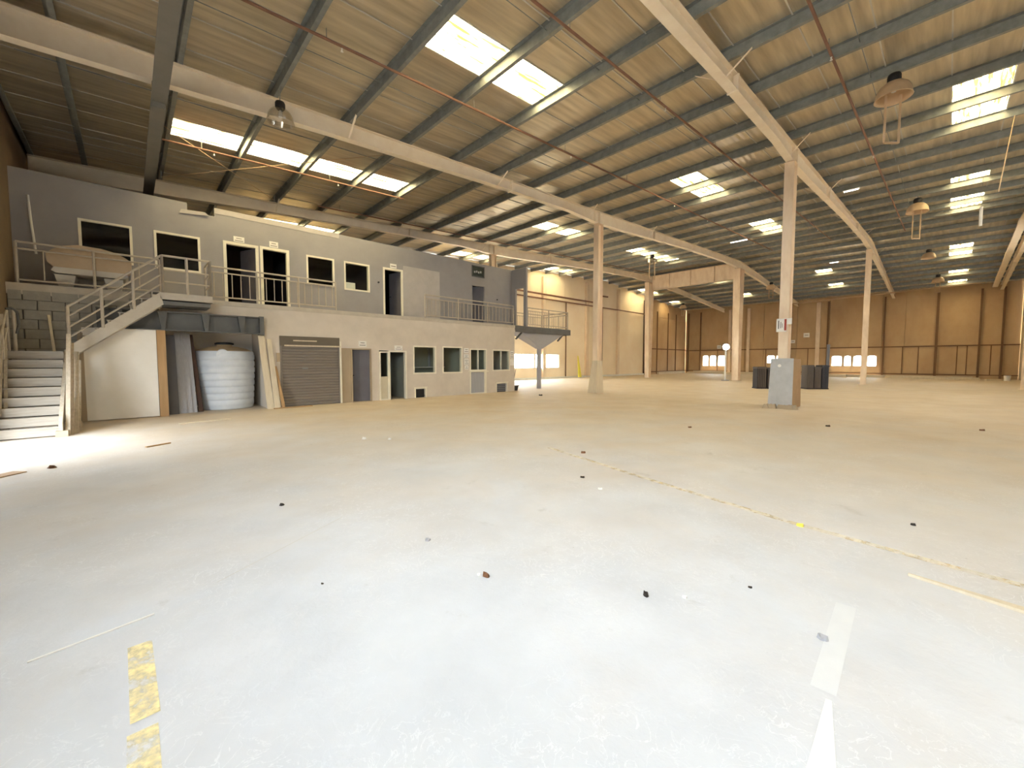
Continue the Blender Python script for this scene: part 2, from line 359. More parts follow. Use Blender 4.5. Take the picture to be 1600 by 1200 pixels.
for k, (a, b, c, d) in enumerate(BW):
    wn = struct('window_%d' % (k+20), (XB+.05, (a+b)/2, c))
    fr = MB(); t = .035
    for q in ((a,c,a+t,d),(b-t,c,b,d),(a+t,c,b-t,c+t),(a+t,d-t,b-t,d)): fr.box(XB+.02, q[0], q[1], XB+.09, q[2], q[3])
    rr = .22                                    # rounded heads
    for s0, sx in ((a+t, 1), (b-t, -1)):
        poly = [(s0, d-t)]+[(s0+sx*(rr-rr*math.cos(u*PI/12)), d-t-rr+rr*math.sin(u*PI/12)) for u in range(0, 7)]
        fr.prism(poly, 'x', XB+.03, XB+.08)
    fr.build('frame', 'wall_tan', wn); MB().box(XB+.05, a+t, c+t, XB+.056, b-t, d-t).build('pane', 'glass_clear', wn)

# side gable wall beyond the office block
wg = struct('wall_far', (30, YG, 0))
GW = [(22.4, 25.45, .95, 2.2), (25.55, 28.7, .95, 2.2)]
ge = [XL, 8.0, 16.0, 22.3, 26.5, 29.5, 32.7, 35.4, 38.2, 41.0, 43.9, 47.0, 49.8, 52.4, XB]
GH = []
for a, b in zip(ge, ge[1:]):
    holes = [(max(h[0],a), min(h[1],b), h[2], h[3]) for h in GW+[FILL_OPENING_G] if h[0] < b and h[1] > a]
    gridwall(MB(), 'y', YG+.008*(len(GH) % 2), YG+.15, a+.01, b-.01, 0, 6.9, holes).build('panel', 'wall_tan' if b < 45 else 'wall_tan2', wg); GH += [1]
    if a < XRIDGE < b:
        m = MB(); gridwall(m, 'y', YG+.03, YG+.15, a+.01, XRIDGE, 6.92, 12, [], lambda u: zroof(u)-.02); gridwall(m, 'y', YG+.03, YG+.15, XRIDGE, b-.01, 6.92, 12, [], lambda u: zroof(u)-.02); m.build('panel', 'wall_tan', wg)
    else: gridwall(MB(), 'y', YG+.03, YG+.15, a+.01, b-.01, 6.92, 12, [], lambda u: zroof(u)-.02).build('panel', 'wall_tan' if b < 45 else 'wall_tan2', wg)
gridwall(MB(), 'y', YG+.15, YG+.2, XL, XB, 0, 8.2, GW+[FILL_OPENING_G]).build('outer_sheet', 'wall_tan', wg)
for x, wd, zz in ((26.5, .38, 0), (32.7, .42, 0), (38.2, .36, 0)): MB().box(x-wd/2, YG-.22, zz, x+wd/2, YG, ztop(x)-.25).build('wall_post', 'column_paint', wg)
MB().box(43.7, YG-.3, 0, 44.25, YG-.02, 8.6).build('wall_post', 'dark_brown', wg)
for x in (29.5, 35.3): MB().tube((x, YG-.12, .1), (x, YG-.12, 7.0), .05, 8).build('down_pipe', 'girt', wg)
for x in (47.0, 49.8, 52.0): MB().box(x-.05, YG-.08, 0, x+.05, YG, 7.6).build('batten', 'girt', wg)
MB().box(44.4, YG-.09, 3.0, XB-.1, YG, 3.12).build('girt', 'girt', wg); MB().box(44.4, YG-.09, .25, XB-.1, YG, .36).build('girt', 'girt', wg)
MB().box(20, YG-.25, 0, 43.6, YG, .16).build('kerb', 'white_plain', wg)
MB().path([(14, YG-.25, 7.35), (33.6, YG-.25, 7.35), (34.0, YG-.25, 7.7), (34.0, YG-.25, 8.1), (36, YG-.25, 8.15)], .075, 10).build('service_pipe', 'pipe_red', wg)
MB().tube((14, YG-.2, 6.97), (43.6, YG-.2, 7.0), .06, 8).build('service_pipe', 'pipe_red', wg)
for k, (a, b, c, d) in enumerate(GW):
    wn = struct('window_%d' % (k+30), ((a+b)/2, YG+.05, c)); fr = MB(); t = .05
    for q in ((a,c,a+t,d),(b-t,c,b,d),(a+t,c,b-t,c+t),(a+t,d-t,b-t,d),((a+b)/2-t/2,c+t,(a+b)/2+t/2,d-t)): fr.box(q[0], YG+.03, q[1], q[2], YG+.11, q[3])
    fr.build('frame', 'white_frame', wn)
    for e, f in ((a+t, (a+b)/2-t/2), ((a+b)/2+t/2, b-t)): MB().box(e, YG+.06, c+t, f, YG+.066, d-t).build('pane', 'glass_clear', wn)

# ------------------------------------------------------------------ roof: cladding strips, skylight sheets, purlins
ce = struct('ceiling', (26, 10, 8))
PURL = [-2.0, -.84] + [1.0+1.84*k for k in range(19)] + [36.5+1.85*k for k in range(11)]
SW = 7.83/7
SKYL = {22.58: [(4.68,8.36),(15.72,19.4),(24.92,28.6),(40.2,43.9),(47.6,49.4)],
        14.75: [(1.0,8.36),(15.72,19.4),(24.92,28.6),(29.0,32.0),(40.2,42.05),(47.6,49.4)],
        6.92: [(4.68,8.36),(15.72,19.4),(24.92,28.6),(42.05,44.0),(47.6,49.4)],
        -.91: [(4.68,8.36),(15.72,19.4),(24.92,26.7),(28.6,32.3),(40.2,44.0),(47.6,49.4),(51.3,53.2)]}
def roofseg(y0, y1, a, b, m, name):
    for (p, q) in ((a, min(b, XRIDGE)), (max(a, XRIDGE), b)):
        if q-p < .01: continue
        g = MB()
        g.hexa([(p,y0,zroof(p)),(q,y0,zroof(q)),(q,y1,zroof(q)),(p,y1,zroof(p))], [(p,y0,zroof(p)+.05),(q,y0,zroof(q)+.05),(q,y1,zroof(q)+.05),(p,y1,zroof(p)+.05)])
        g.build(name, m, ce)
def skyseg(y0, y1, a, b):
    n = 6; g = MB(); prof = []
    wv = (y1-y0)/n
    for k in range(n):
        yy = y0+k*wv; prof += [(yy, .0), (yy+.10*wv, .0), (yy+.22*wv, .045), (yy+.38*wv, .045), (yy+.5*wv, .0)]
    prof.append((y1, 0)); N = len(prof)
    vs = [(a, y, zroof(a)+.005+h) for y, h in prof]+[(b, y, zroof(b)+.005+h) for y, h in prof]
    g.add(vs, [(i, i+1, N+i+1, N+i) for i in range(N-1)]); g.build('skylight_sheet', 'skylight_sheet', ce)
    for x in (a, b):
        MB().box(x-.03, y0, zroof(x)-.012, x+.03, y1, zroof(x)).build('skylight_trim', 'beam_paint', ce)
y = 6.92-10*SW; seams = []
while y < YG+.2:
    y0, y1 = max(y, YR-.2), min(y+SW, YG+.2)
    if y1 > y0+.02:
        key = [k for k in SKYL if abs(k-y) < .05]
        cuts = SKYL[key[0]] if key else []
        x = XL-.3
        for a, b in cuts:
            roofseg(y0, y1, x, a, 'roof_foil', 'roof_panel'); skyseg(y0, y1, a, b); x = b
        roofseg(y0, y1, x, XB+.3, 'roof_foil', 'roof_panel'); seams.append(y1)
    y += SW
for s in seams[:-1]:
    for a, b in ((XL, XRIDGE), (XRIDGE, XB)):
        MB().bar((a, s, zroof(a)-.008), (b, s, zroof(b)-.008), .028, .014).build('seam_strip', 'seam', ce)
for i, x in enumerate(PURL):
    if x > XB-.2: continue
    z = ztop(x); t = .012; g = MB()
    g.box(x-t/2, YR, z, x+t/2, YG, z+.235).box(x+t/2, YR, z, x+.085, YG, z+t).box(x+.085-t, YR, z+t, x+.085, YG, z+.035).box(x-.085, YR, z+.235-t, x-t/2, YG, z+.235)
    g.build('purlin', 'galvanised', ce)
# cables and sag rods under the sheets
for y, xs in ((5.9, (2, 30)), (9.6, (0, 30)), (13.4, (-1.5, 26)), (1.6, (8, 34)), (17.2, (-1.5, 20))):
    MB().tube((xs[0], y, zroof(xs[0])-.13), (xs[1], y, zroof(xs[1])-.13), .010, 5).build('sag_rod', 'galvanised', ce)

# ------------------------------------------------------------------ roof beams (tapered I beams) on their columns
def zbot(x, pts):
    for (a, za), (b, zb) in zip(pts, pts[1:]):
        if a <= x <= b: return za+(zb-za)*(x-a)/(b-a)
PROF = [(XL, 7.27), (4.0, 7.70), (10.4, 8.06), (14.5, 8.2), (16.5, 8.14), (18.5, 8.24), (26, 8.72), (33, 9.02), (36, 8.98), (39, 8.82), (46, 8.40), (XB, 7.72)]
def beam(y, a, b, label, group='tapered roof beams'):
    t = thing('roof_beam', label, 'beam', (a, y, zbot(a, PROF)), group)
    xs = sorted({a, b, XRIDGE, *[p[0] for p in PROF]}); xs = [x for x in xs if a <= x <= b]
    def sweep(y0, y1, zf0, zf1):
        g = MB()
        for p, q in zip(xs, xs[1:]):
            g.hexa([(p,y0,zf0(p)),(q,y0,zf0(q)),(q,y1,zf0(q)),(p,y1,zf0(p))], [(p,y0,zf1(p)),(q,y0,zf1(q)),(q,y1,zf1(q)),(p,y1,zf1(p))])
        return g
    zb = lambda x: zbot(x, PROF)
    sweep(y-.008, y+.008, lambda x: zb(x)+.016, lambda x: ztop(x)-.016).build('web', 'beam_paint', t)
    sweep(y-.11, y+.11, zb, lambda x: zb(x)+.016).build('bottom_flange', 'beam_paint', t)
    sweep(y-.11, y+.11, lambda x: ztop(x)-.016, ztop).build('top_flange', 'beam_paint', t)
    for x in (10.9, 22.0, 30.0, 45.0):
        if a < x < b:
            MB().box(x-.03, y-.13, zb(x)-.02, x+.03, y+.13, ztop(x)).build('splice_plate', 'beam_paint', t)
    for x in (16.5,):
        if a < x < b:
            for dx in (-.18, .18): MB().box(x+dx-.01, y-.1, zb(x)+.016, x+dx+.01, y+.1, ztop(x)-.016).build('stiffener', 'beam_paint', t)
    for x in PURL[4:20:3]+PURL[22::3]:             # fly braces down from the purlins to the bottom flange
        if a < x < b:
            for s in ((-1, 1) if y < 19 else (-1,)): MB().bar((x, y+s*.1, zb(x)+.03), (x, y+s*.62, ztop(x)+.01), .05, .008).build('fly_brace', 'beam_paint', t)
    return t
beam(FY[3], XL+.05, XB, 'cream tapered roof beam passing just above the office block')
beam(FY[2], XL+.05, XB, 'long cream roof beam crossing the upper left and middle of the hall')
beam(FY[1], XL+.05, XB, 'tan roof beam over the column with the grey plinth')
beam(FY[0], XL+.05, XB, 'dim roof beam close to the right side wall')

def column(x, y, zt, label, d0=.36, d1=.36, fw=.28, cat='column', group='steel columns'):
    t = thing('steel_column', label, cat, (x, y, 0), group)
    def tap(x0a, x1a, y0, y1, x0b, x1b): return MB().hexa([(x+x0a,y+y0,.02),(x+x1a,y+y0,.02),(x+x1a,y+y1,.02),(x+x0a,y+y1,.02)], [(x+x0b,y+y0,zt),(x+x1b,y+y0,zt),(x+x1b,y+y1,zt),(x+x0b,y+y1,zt)])
    tap(-d0/2, d0/2, -.007, .007, -d1/2, d1/2).build('web', 'column_paint', t)
    tap(-d0/2-.016, -d0/2, -fw/2, fw/2, -d1/2-.016, -d1/2).build('flange', 'column_paint', t)
    tap(d0/2, d0/2+.016, -fw/2, fw/2, d1/2, d1/2+.016).build('flange', 'column_paint', t)
    MB().box(x-d0/2-.08, y-fw/2-.08, 0, x+d0/2+.08, y+fw/2+.08, .025).build('base_plate', 'column_paint', t)
    MB().box(x-d1/2-.03, y-fw/2-.01, zt, x+d1/2+.03, y+fw/2+.01, zt+.02).build('cap_plate', 'column_paint', t)
    return t
XC = 16.3
column(XC, FY[1], zbot(XC, PROF)-.03, 'tall tan steel column rising from the grey box plinth')
c2 = column(XC+.4, FY[2], zbot(XC, PROF)-.03, 'slim cream column in mid hall with a flared white foot')
MB().hexa([(XC+.05,FY[2]-.2,.025),(XC+.68,FY[2]-.2,.025),(XC+.68,FY[2]+.3,.025),(XC+.05,FY[2]+.3,.025)], [(XC+.2,FY[2]-.15,1.6),(XC+.6,FY[2]-.15,1.6),(XC+.6,FY[2]+.15,1.6),(XC+.2,FY[2]+.15,1.6)]).build('foot_casing', 'wood_pale', c2)
column(16.6, FY[3], zbot(16.6, PROF)-.03, 'cream column showing above the roof edge of the office')
column(XRIDGE, FY[1], 8.92, 'slim rusty column standing before the arched windows of the back wall')
column(XRIDGE, FY[2], 8.92, 'thick tapered column carrying the right end of the jack girder', .5, 1.0, .5)
column(XRIDGE, FY[3], 8.92, 'tapered column carrying the left end of the jack girder', .4, .95, .42)
column(XRIDGE, FY[0], 8.92, 'rear column close to the right side wall')
jg = thing('jack_girder', 'deep tan girder spanning between the two tapered columns', 'beam', (XRIDGE, 15.6, 8.2))
MB().box(XRIDGE-.01, FY[2]+.3, 8.2, XRIDGE+.01, FY[3]-.3, 9.5).build('web', 'column_paint', jg)
for z in (8.18, 9.48): MB().box(XRIDGE-.14, FY[2]+.27, z, XRIDGE+.14, FY[3]-.27, z+.025).build('flange', 'column_paint', jg)
for y in (13.6, 15.6, 17.5): MB().box(XRIDGE-.12, y-.01, 8.21, XRIDGE+.12, y+.01, 9.48).build('stiffener', 'column_paint', jg)

# heavy rail hung below the beams at the near end
t = thing('hoist_rail', 'dark grey rail running under the beams above the staircase', 'rail', (.68, 8, 6.9))
MB().hexa([(.53,-2,6.88),(.79,-2,6.88),(.79,18.9,7.16),(.53,18.9,7.16)], [(.53,-2,6.90),(.79,-2,6.90),(.79,18.9,7.18),(.53,18.9,7.18)]).build('bottom_flange', 'rail_dark', t)
MB().hexa([(.65,-2,6.90),(.67,-2,6.90),(.67,18.9,7.18),(.65,18.9,7.18)], [(.65,-2,7.20),(.67,-2,7.20),(.67,18.9,7.46),(.65,18.9,7.46)]).build('web', 'rail_dark', t)
for y in FY[1:]: MB().box(.56, y-.05, 6.95, .76, y+.05, 7.5).build('hanger', 'rail_dark', t)

# sprinkler pipes hung below the purlins
for y, a, b, r, lb in ((8.65, -1.5, 33, .028, 'long thin red brown pipe under the roof between the two main beams'), (5.35, 2, 33, .028, 'thin red brown pipe under the roof beside the right main beam'),
                       (15.42, .9, 8.4, .026, 'short thin pipe below the long skylight over the stairs'), (2.02, 3, 34, .03, 'thin brown pipe under the roof right of the plinth column'),
                       (18.3, 6, 34, .028, 'thin pipe under the roof past the office block')):
    t = thing('sprinkler_pipe', lb, 'pipe', (a, y, zroof(a)-.4), 'sprinkler pipes')
    MB().tube((a, y, zroof(a)-.4), (b, y, zroof(b)-.4), r, 8).build('pipe', 'pipe_red', t)
    x = a+.9
    while x < b:
        MB().tube((x, y, zroof(x)-.4), (x, y, zroof(x)-.19), .008, 5).build('hanger_rod', 'galvanised', t)
        if int(x*10) % 2 == 0: MB().lathe([(.0,-.1),(.03,-.095),(.012,-.06),(.02,-.03)], 8, (x+.3, y, zroof(x)-.4)).build('sprinkler_head', 'white_plain', t)
        x += 3.68
# two angled cross rods above the stairs (wind bracing)
for p, q, lb in (((.9,14.9,8.0),(4.4,18.4,7.9),'thin bracing rod slanting away under the long skylight'), ((1.0,18.3,7.75),(6.3,12.4,8.15),'thin bracing rod crossing under the long skylight')):
    t = MB().tube(p, q, .008, 6).build('bracing_rod', 'conduit', ce); t['label'] = lb
    for e in (p, q): MB().tube((e[0],e[1],e[2]-.03), (e[0],e[1],e[2]+.2), .02, 6).build('rod_end', 'galvanised', ce)

# ------------------------------------------------------------------ high bay lamps
def lamp(x, y, zt, label, loop=0., clear=False, s=1.):
    t = thing('high_bay_lamp', label, 'lamp', (x, y, zt), 'hanging high bay lamps')
    zp = ztop(x)+.015; z = zt
    MB().tube((x, y, z), (x, y, zp), .012, 6).build('hanging_rod', 'galvanised', t)
    MB().lathe([(0,0),(.12*s,0),(.14*s,-.05*s),(.14*s,-.16*s),(.10*s,-.22*s),(0,-.22*s)], 16, (x, y, z)).build('gear_housing', 'black', t, True)
    MB().lathe([(.10*s,-.20*s),(.20*s,-.23*s),(.29*s,-.31*s),(.345*s,-.42*s),(.37*s,-.56*s),(.385*s,-.60*s),(.365*s,-.60*s),(.35*s,-.55*s),(.325*s,-.43*s),(.27*s,-.33*s),(.18*s,-.26*s),(.08*s,-.23*s)], 28, (x, y, z)).build('reflector', 'glass_lamp' if clear else 'lamp_shade', t, True)
    MB().lathe([(.0,-.46*s),(.05*s,-.44*s),(.06*s,-.36*s),(.03*s,-.25*s)], 12, (x, y, z)).build('bulb', 'white_plain', t, True)
    if loop:
        g = MB(); zb = z-.5*s-loop
        dx, dy = .18*.73, -.18*.684                      # the loop hangs across the line of sight
        g.bar((x-dx,y-dy,zb), (x-dx,y-dy,z-.5*s), .045, .045).bar((x+dx,y+dy,zb), (x+dx,y+dy,z-.5*s), .045, .045).bar((x-dx,y-dy,zb), (x+dx,y+dy,zb), .045, .04)
        g.build('wire_loop', 'conduit', t)
lamp(2.84, 11.1, 7.72, 'clear glass bell lamp hanging before the left main beam', 0, True, .78)
lamp(13.88, 1.16, 8.56, 'nearest tan dome lamp at upper right with a long hanging frame', 1.15, s=.95)
lamp(26.76, 1.22, 9.05, 'tan dome lamp with a hanging frame, farther than the nearest dome lamp', 1.3, s=1.05)
lamp(40.2, 1.15, 9.2, 'small far dome lamp without a frame near the right skylights', 0, s=1.)
lamp(47.6, .75, 8.5, 'farthest dim dome lamp by the back wall', .9, s=1.)
lamp(26.76, 14.3, 8.95, 'pale lamp with a hanging frame near the top of the left tapered column', 1.2, True)
lamp(42.05, 11.0, 8.6, 'small far pale lamp right of the thick tapered column', .9)
lamp(45.75, 20.6, 8.1, 'small far lamp in the corner above the gable wall', .9)

# tube lights under the purlins, dangling fittings, far conduit
def tube_light(x, y0, y1, label):
    z = ztop(x)-.05; t = thing('tube_light', label, 'lamp', (x, y0, z), 'tube lights under the purlins')
    MB().box(x-.05, y0, z+.015, x+.05, y1, z+.05).build('housing', 'white_plain', t); MB().tube((x, y0+.04, z-.005), (x, y1-.04, z-.005), .022, 8).build('tube', 'lit_tube', t)
tube_light(1+1.84*12, 2.85, 3.42, 'short lit tube light right of the beam over the plinth column')
tube_light(1+1.84*15, 8.85, 9.9, 'lit tube light between the two main roof beams')
tube_light(40.2, 6.0, 6.6, 'far lit tube light left of the slim rusty column')
t = thing('dangling_fitting', 'white tube hanging upright on a wire below the right skylights', 'lamp', (1+1.84*12, -.64, 6.55)); x = 1+1.84*12
MB().tube((x, -.64, 7.24), (x, -.64, ztop(x)-.001), .006, 5).build('wire', 'galvanised', t); MB().tube((x, -.64, 6.55), (x, -.64, 7.24), .045, 10).build('tube', 'white_plain', t)
t = thing('dangling_conduit', 'thin pale conduit hanging aslant beside the right skylights', 'conduit', (19.4, -1.02, 6.3))
MB().path([(19.4, -.86, 6.7), (19.4, -1.08, ztop(19.4)-.001)], .012, 6).build('conduit', 'conduit', t)
t = thing('conduit_pipe', 'long pale conduit sloping across under the roof before the back wall', 'pipe', (51.3, 5, 7.8))
MB().tube((51.3, 11.4, 7.62), (51.3, -1.9, 8.02), .05, 8).build('pipe', 'conduit', t)
for y in (10.5, 6.0, 2.0, -1.5): zz = 7.62+.4*(11.4-y)/13.3; MB().tube((51.3, y, zz), (51.3, y, ztop(51.3)+.01), .012, 5).build('hanger_rod', 'galvanised', t)

# ------------------------------------------------------------------ office block
def opening_frame(parent, a, b, c, d, y, t=.07, dep=.14, m='white_frame', bottom=True, name='frame'):
    fr = MB(); fr.box(a, y-.02, c, a+t, y+dep, d).box(b-t, y-.02, c, b, y+dep, d).box(a+t, y-.02, d-t, b-t, y+dep, d)
    if bottom: fr.box(a+t, y-.02, c, b-t, y+dep, c+t)
    return fr.build(name, m, parent)
UPH = {'w1':(-.91,.19,4.40,5.53), 'w2':(.67,1.79,4.40,5.54), 'd1':(2.40,3.42,3.44,5.58), 'd2':(3.46,4.39,3.44,5.60), 'w3':(4.97,5.99,4.47,5.56), 'w4':(6.37,7.42,4.43,5.56),
       'd3':(8.01,8.94,3.44,5.58), 'd4':(12.76,13.6,3.44,5.45), 'g1':(12.77,13.6,5.86,6.43)}
wu = gridwall(MB(), 'y', UP, UP+.12, XL, 15.66, 3.44, 6.56, list(UPH.values())+[(1.5, 2.2, 6.3, 6.6)]).build('wall_office_upper', 'office_upper'); wu['kind'] = 'structure'
MB().hexa([(1.3,UP-.03,6.2),(2.05,UP-.05,6.27),(2.05,UP-.02,6.27),(1.3,UP,6.2)], [(1.35,UP-.03,6.33),(1.95,UP-.05,6.36),(1.95,UP-.02,6.36),(1.35,UP,6.33)]).build('torn_board', 'patch_paint', wu)
MB().box(2.2, UP-.01, 6.4, 6.2, UP, 6.58).build('coping_strip', 'patch_paint', wu)
MB().box(8.95, UP-.012, 3.5, 10.85, UP, 5.78).build('repaint_patch', 'patch_paint', wu)
LOH = {'recess':(.66,3.28,0,2.45), 'shut':(3.76,5.7,0,2.43), 'd2':(5.76,6.93,0,2.06), 'd3':(7.25,8.46,0,2.0), 'w1':(8.76,9.9,1.02,2.23), 'w2':(10.23,11.33,1.02,2.24), 'serv':(11.77,12.8,0,2.17),
       'w3':(13.17,14.36,1.08,2.15), 'v1':(8.82,9.4,.0,.43), 'v2':(13.41,14.2,.0,.48)}
wlw = gridwall(MB(), 'y', LOW, LOW+.12, .66, 14.7, 0, 3.30, list(LOH.values())).build('wall_office_lower', 'office_lower'); wlw['kind'] = 'structure'
# concrete block wall left of the recess
wbk = struct('wall_block', (-1, LOW, 0))
MB().box(XL, LOW+.02, 0, .66, LOW+.12, 3.30).build('mortar_bed', 'mortar', wbk)
bl = MB().box(-.225, -.06, 0, .225, .03, .225).mesh('block', 'block'); hb = MB().box(-.105, -.06, 0, .105, .03, .225).mesh('half_block', 'block')
for r in range(6, 14):
    z = .0+r*.236; off = .24 if r % 2 else 0
    x = XL+.02+off
    if off: link('block', hb, wbk, (XL+.125-wbk.location.x+wbk.location.x, LOW+random.uniform(0,.012), z))
    while x+.45 <= .67:
        link('block', bl, wbk, (x+.225, LOW+random.uniform(0,.014), z)); x += .47
# slab of the upper floor, office ends, inner rooms
sb = MB().box(XL, LOW-.03, 3.30, 15.66, 20.2, 3.44).build('floor_upper', 'slab'); sb['kind'] = 'structure'
MB().box(XL, LOW-.05, 3.20, .66, LOW-.0, 3.47).build('slab_edge', 'slab', sb)
we = MB().box(14.58, LOW+.12, 0, 14.7, 20.2, 3.30).build('wall_office_end', 'office_lower'); we['kind'] = 'structure'
m = gridwall(MB(), 'x', 15.54, 15.66, LOW, UP, 3.44, 6.56, [(15.68, 16.32, 3.44, 5.5)]); m.box(15.54, UP+.12, 3.44, 15.66, 20.2, 6.56)
rt = m.build('wall_balcony_return', 'office_upper'); rt['kind'] = 'structure'
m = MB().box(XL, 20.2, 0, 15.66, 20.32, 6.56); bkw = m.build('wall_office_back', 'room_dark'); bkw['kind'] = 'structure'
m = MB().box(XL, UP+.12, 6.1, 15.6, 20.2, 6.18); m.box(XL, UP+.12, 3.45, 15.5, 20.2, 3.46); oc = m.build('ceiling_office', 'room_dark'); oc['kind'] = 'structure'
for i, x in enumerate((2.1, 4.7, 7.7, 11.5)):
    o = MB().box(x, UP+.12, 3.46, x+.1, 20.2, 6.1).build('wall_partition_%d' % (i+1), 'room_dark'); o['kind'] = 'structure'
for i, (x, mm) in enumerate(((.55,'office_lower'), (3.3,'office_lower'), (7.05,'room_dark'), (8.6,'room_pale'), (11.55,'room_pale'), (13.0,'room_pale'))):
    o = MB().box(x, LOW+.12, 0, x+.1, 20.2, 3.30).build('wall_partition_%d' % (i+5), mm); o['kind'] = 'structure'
o = MB().box(.65, 17.5, 0, 3.3, 17.6, 3.3).build('wall_recess', 'partition'); o['kind'] = 'structure'
o = MB().box(8.7, 17.6, 0, 14.58, 17.7, 3.3).build('wall_inner', 'room_pale'); o['kind'] = 'structure'

wi = [0]
def window(a, b, c, d, y, panes=1, gl='glass_clear', t=.06):
    wi[0] += 1; wn = struct('window_%d' % wi[0], ((a+b)/2, y, c)); opening_frame(wn, a, b, c, d, y, t)
    w1 = (b-a-2*t)/panes
    for k in range(panes):
        MB().box(a+t+k*w1+(.015 if k else 0), y+.05, c+t, a+t+(k+1)*w1-(.015 if k < panes-1 else 0), y+.056, d-t).build('pane', gl, wn)
        if k: MB().box(a+t+k*w1-.02, y+.0, c+t, a+t+k*w1+.02, y+.08, d-t).build('mullion', 'white_frame', wn)
    return wn
for k in ('w1','w2'): window(*UPH[k], UP, 1, 'glass_dark')
window(*UPH['w3'], UP, 1, 'glass_dark'); window(*UPH['w4'], UP, 1, 'glass_clear')
window(*LOH['w1'], LOW); window(*LOH['w2'], LOW); window(*LOH['w3'], LOW, 2)
wn = window(11.77, 12.8, 1.1, 2.17, LOW, 2)
fr = MB().box(11.77, LOW-.02, 0, 11.83, LOW+.1, 1.1).box(12.66, LOW-.02, 0, 12.72, LOW+.1, 1.1).box(11.83, LOW-.02, 0, 12.66, LOW+.1, .05).box(11.83, LOW-.02, 1.04, 12.66, LOW+.1, 1.1).box(12.72, LOW, 0, 12.8, LOW+.1, 1.1)
hatch = struct('door_7', (12.2, LOW, 0)); fr.build('frame', 'white_frame', hatch); MB().box(11.83, LOW+.03, .05, 12.66, LOW+.06, 1.04).build('panel', 'panel_grey', hatch)
MB().box(11.7, LOW-.12, 1.06, 12.84, LOW-.02, 1.1).build('sill', 'white_frame', wn)
# paper box seen on the sill inside the upper right window
o = thing('white_cabinet', 'white cabinet standing behind the glass of the fourth upper window', 'cabinet', (6.65, UP+.4, 3.47))
MB().box(6.43, UP+.22, 3.47, 6.9, UP+.6, 4.78).build('body', 'paper', o); MB().box(6.45, UP+.205, 3.5, 6.88, UP+.22, 4.74).build('door', 'white_plain', o)
# sill shelf and pipe inside the lower windows
MB().box(8.8, 17.2, 1.25, 14.5, 17.6, 1.3).build('shelf', 'white_plain', wlw)
MB().path([(10.5, 17.5, 2.6), (10.8, 17.5, 2.1), (10.8, 17.5, 1.3)], .06).build('inner_duct', 'panel_grey', wlw)

di = [0]
def door(a, b, c, d, y, leaf=None, frame='white_frame', t=.07, handle=True):
    di[0] += 1; dr = struct('door_%d' % di[0], ((a+b)/2, y, c)); opening_frame(dr, a, b, c, d, y, t, m=frame, bottom=False)
    if leaf:
        kind, mm, ang = leaf
        g = MB(); wd = b-a-2*t; h = d-t
        ca, sa = math.cos(ang), math.sin(ang)
        def P(u, v, z): return ((a+t if kind == 'L' else b-t)+(1 if kind == 'L' else -1)*(u*ca) + (v*sa if kind == 'R' else -v*sa), y+.06+u*sa+v*ca, z)
        g.hexa([P(0,0,c+.01),P(wd,0,c+.01),P(wd,.04,c+.01),P(0,.04,c+.01)], [P(0,0,h),P(wd,0,h),P(wd,.04,h),P(0,.04,h)])
        lf = g.build('leaf', mm, dr)
        if handle: MB().box(*[min(p, q) for p, q in zip(P(wd-.12,-.05,c+1.0), P(wd-.05,0,c+1.04))], *[max(p, q) for p, q in zip(P(wd-.12,-.05,c+1.0), P(wd-.05,0,c+1.04))]).build('handle', 'black', lf)
    return dr
door(*UPH['d1'], UP, ('R', 'door_grey', 1.2), t=.09); door(*UPH['d2'], UP, t=.09); door(*UPH['d3'], UP, ('R', 'door_grey', 1.35), t=.08)
door(*UPH['d4'], UP, ('R', 'door_grey', .5), 'office_upper', .04)
# lower grey door with beige side panel
dr = door(6.13, 6.93, 0, 2.06, LOW, ('R', 'door_grey', .35), 'side_beige', .05)
MB().box(5.76, LOW+.02, 0, 6.13, LOW+.07, 2.06).build('side_panel', 'side_beige', dr); MB().box(5.70, LOW-.05, 0, 5.76, LOW+.08, 2.3).build('side_post', 'white_frame', dr)
# white framed glazed door, its narrow second leaf to the left
dr = door(7.66, 8.46, 0, 2.0, LOW, None, 'white_frame', .06)
opening_frame(dr, 7.25, 7.66, 0, 1.96, LOW-.02, .05, .08, name='leaf_frame')
MB().box(7.30, LOW+.01, .95, 7.61, LOW+.02, 1.91).build('pane', 'glass_clear', dr); MB().box(7.30, LOW, .05, 7.61, LOW+.04, .95).build('lower_panel', 'door_cream', dr)
MB().box(7.63, LOW-.06, .95, 7.67, LOW-.02, 1.1).build('handle', 'white_frame', dr)
MB().hexa([(7.75,LOW+.1,.02),(8.2,LOW+1.0,.02),(8.23,LOW+.98,.02),(7.78,LOW+.08,.02)], [(7.75,LOW+.1,1.9),(8.2,LOW+1.0,1.9),(8.23,LOW+.98,1.9),(7.78,LOW+.08,1.9)]).build('inner_leaf', 'panel_slate', dr)
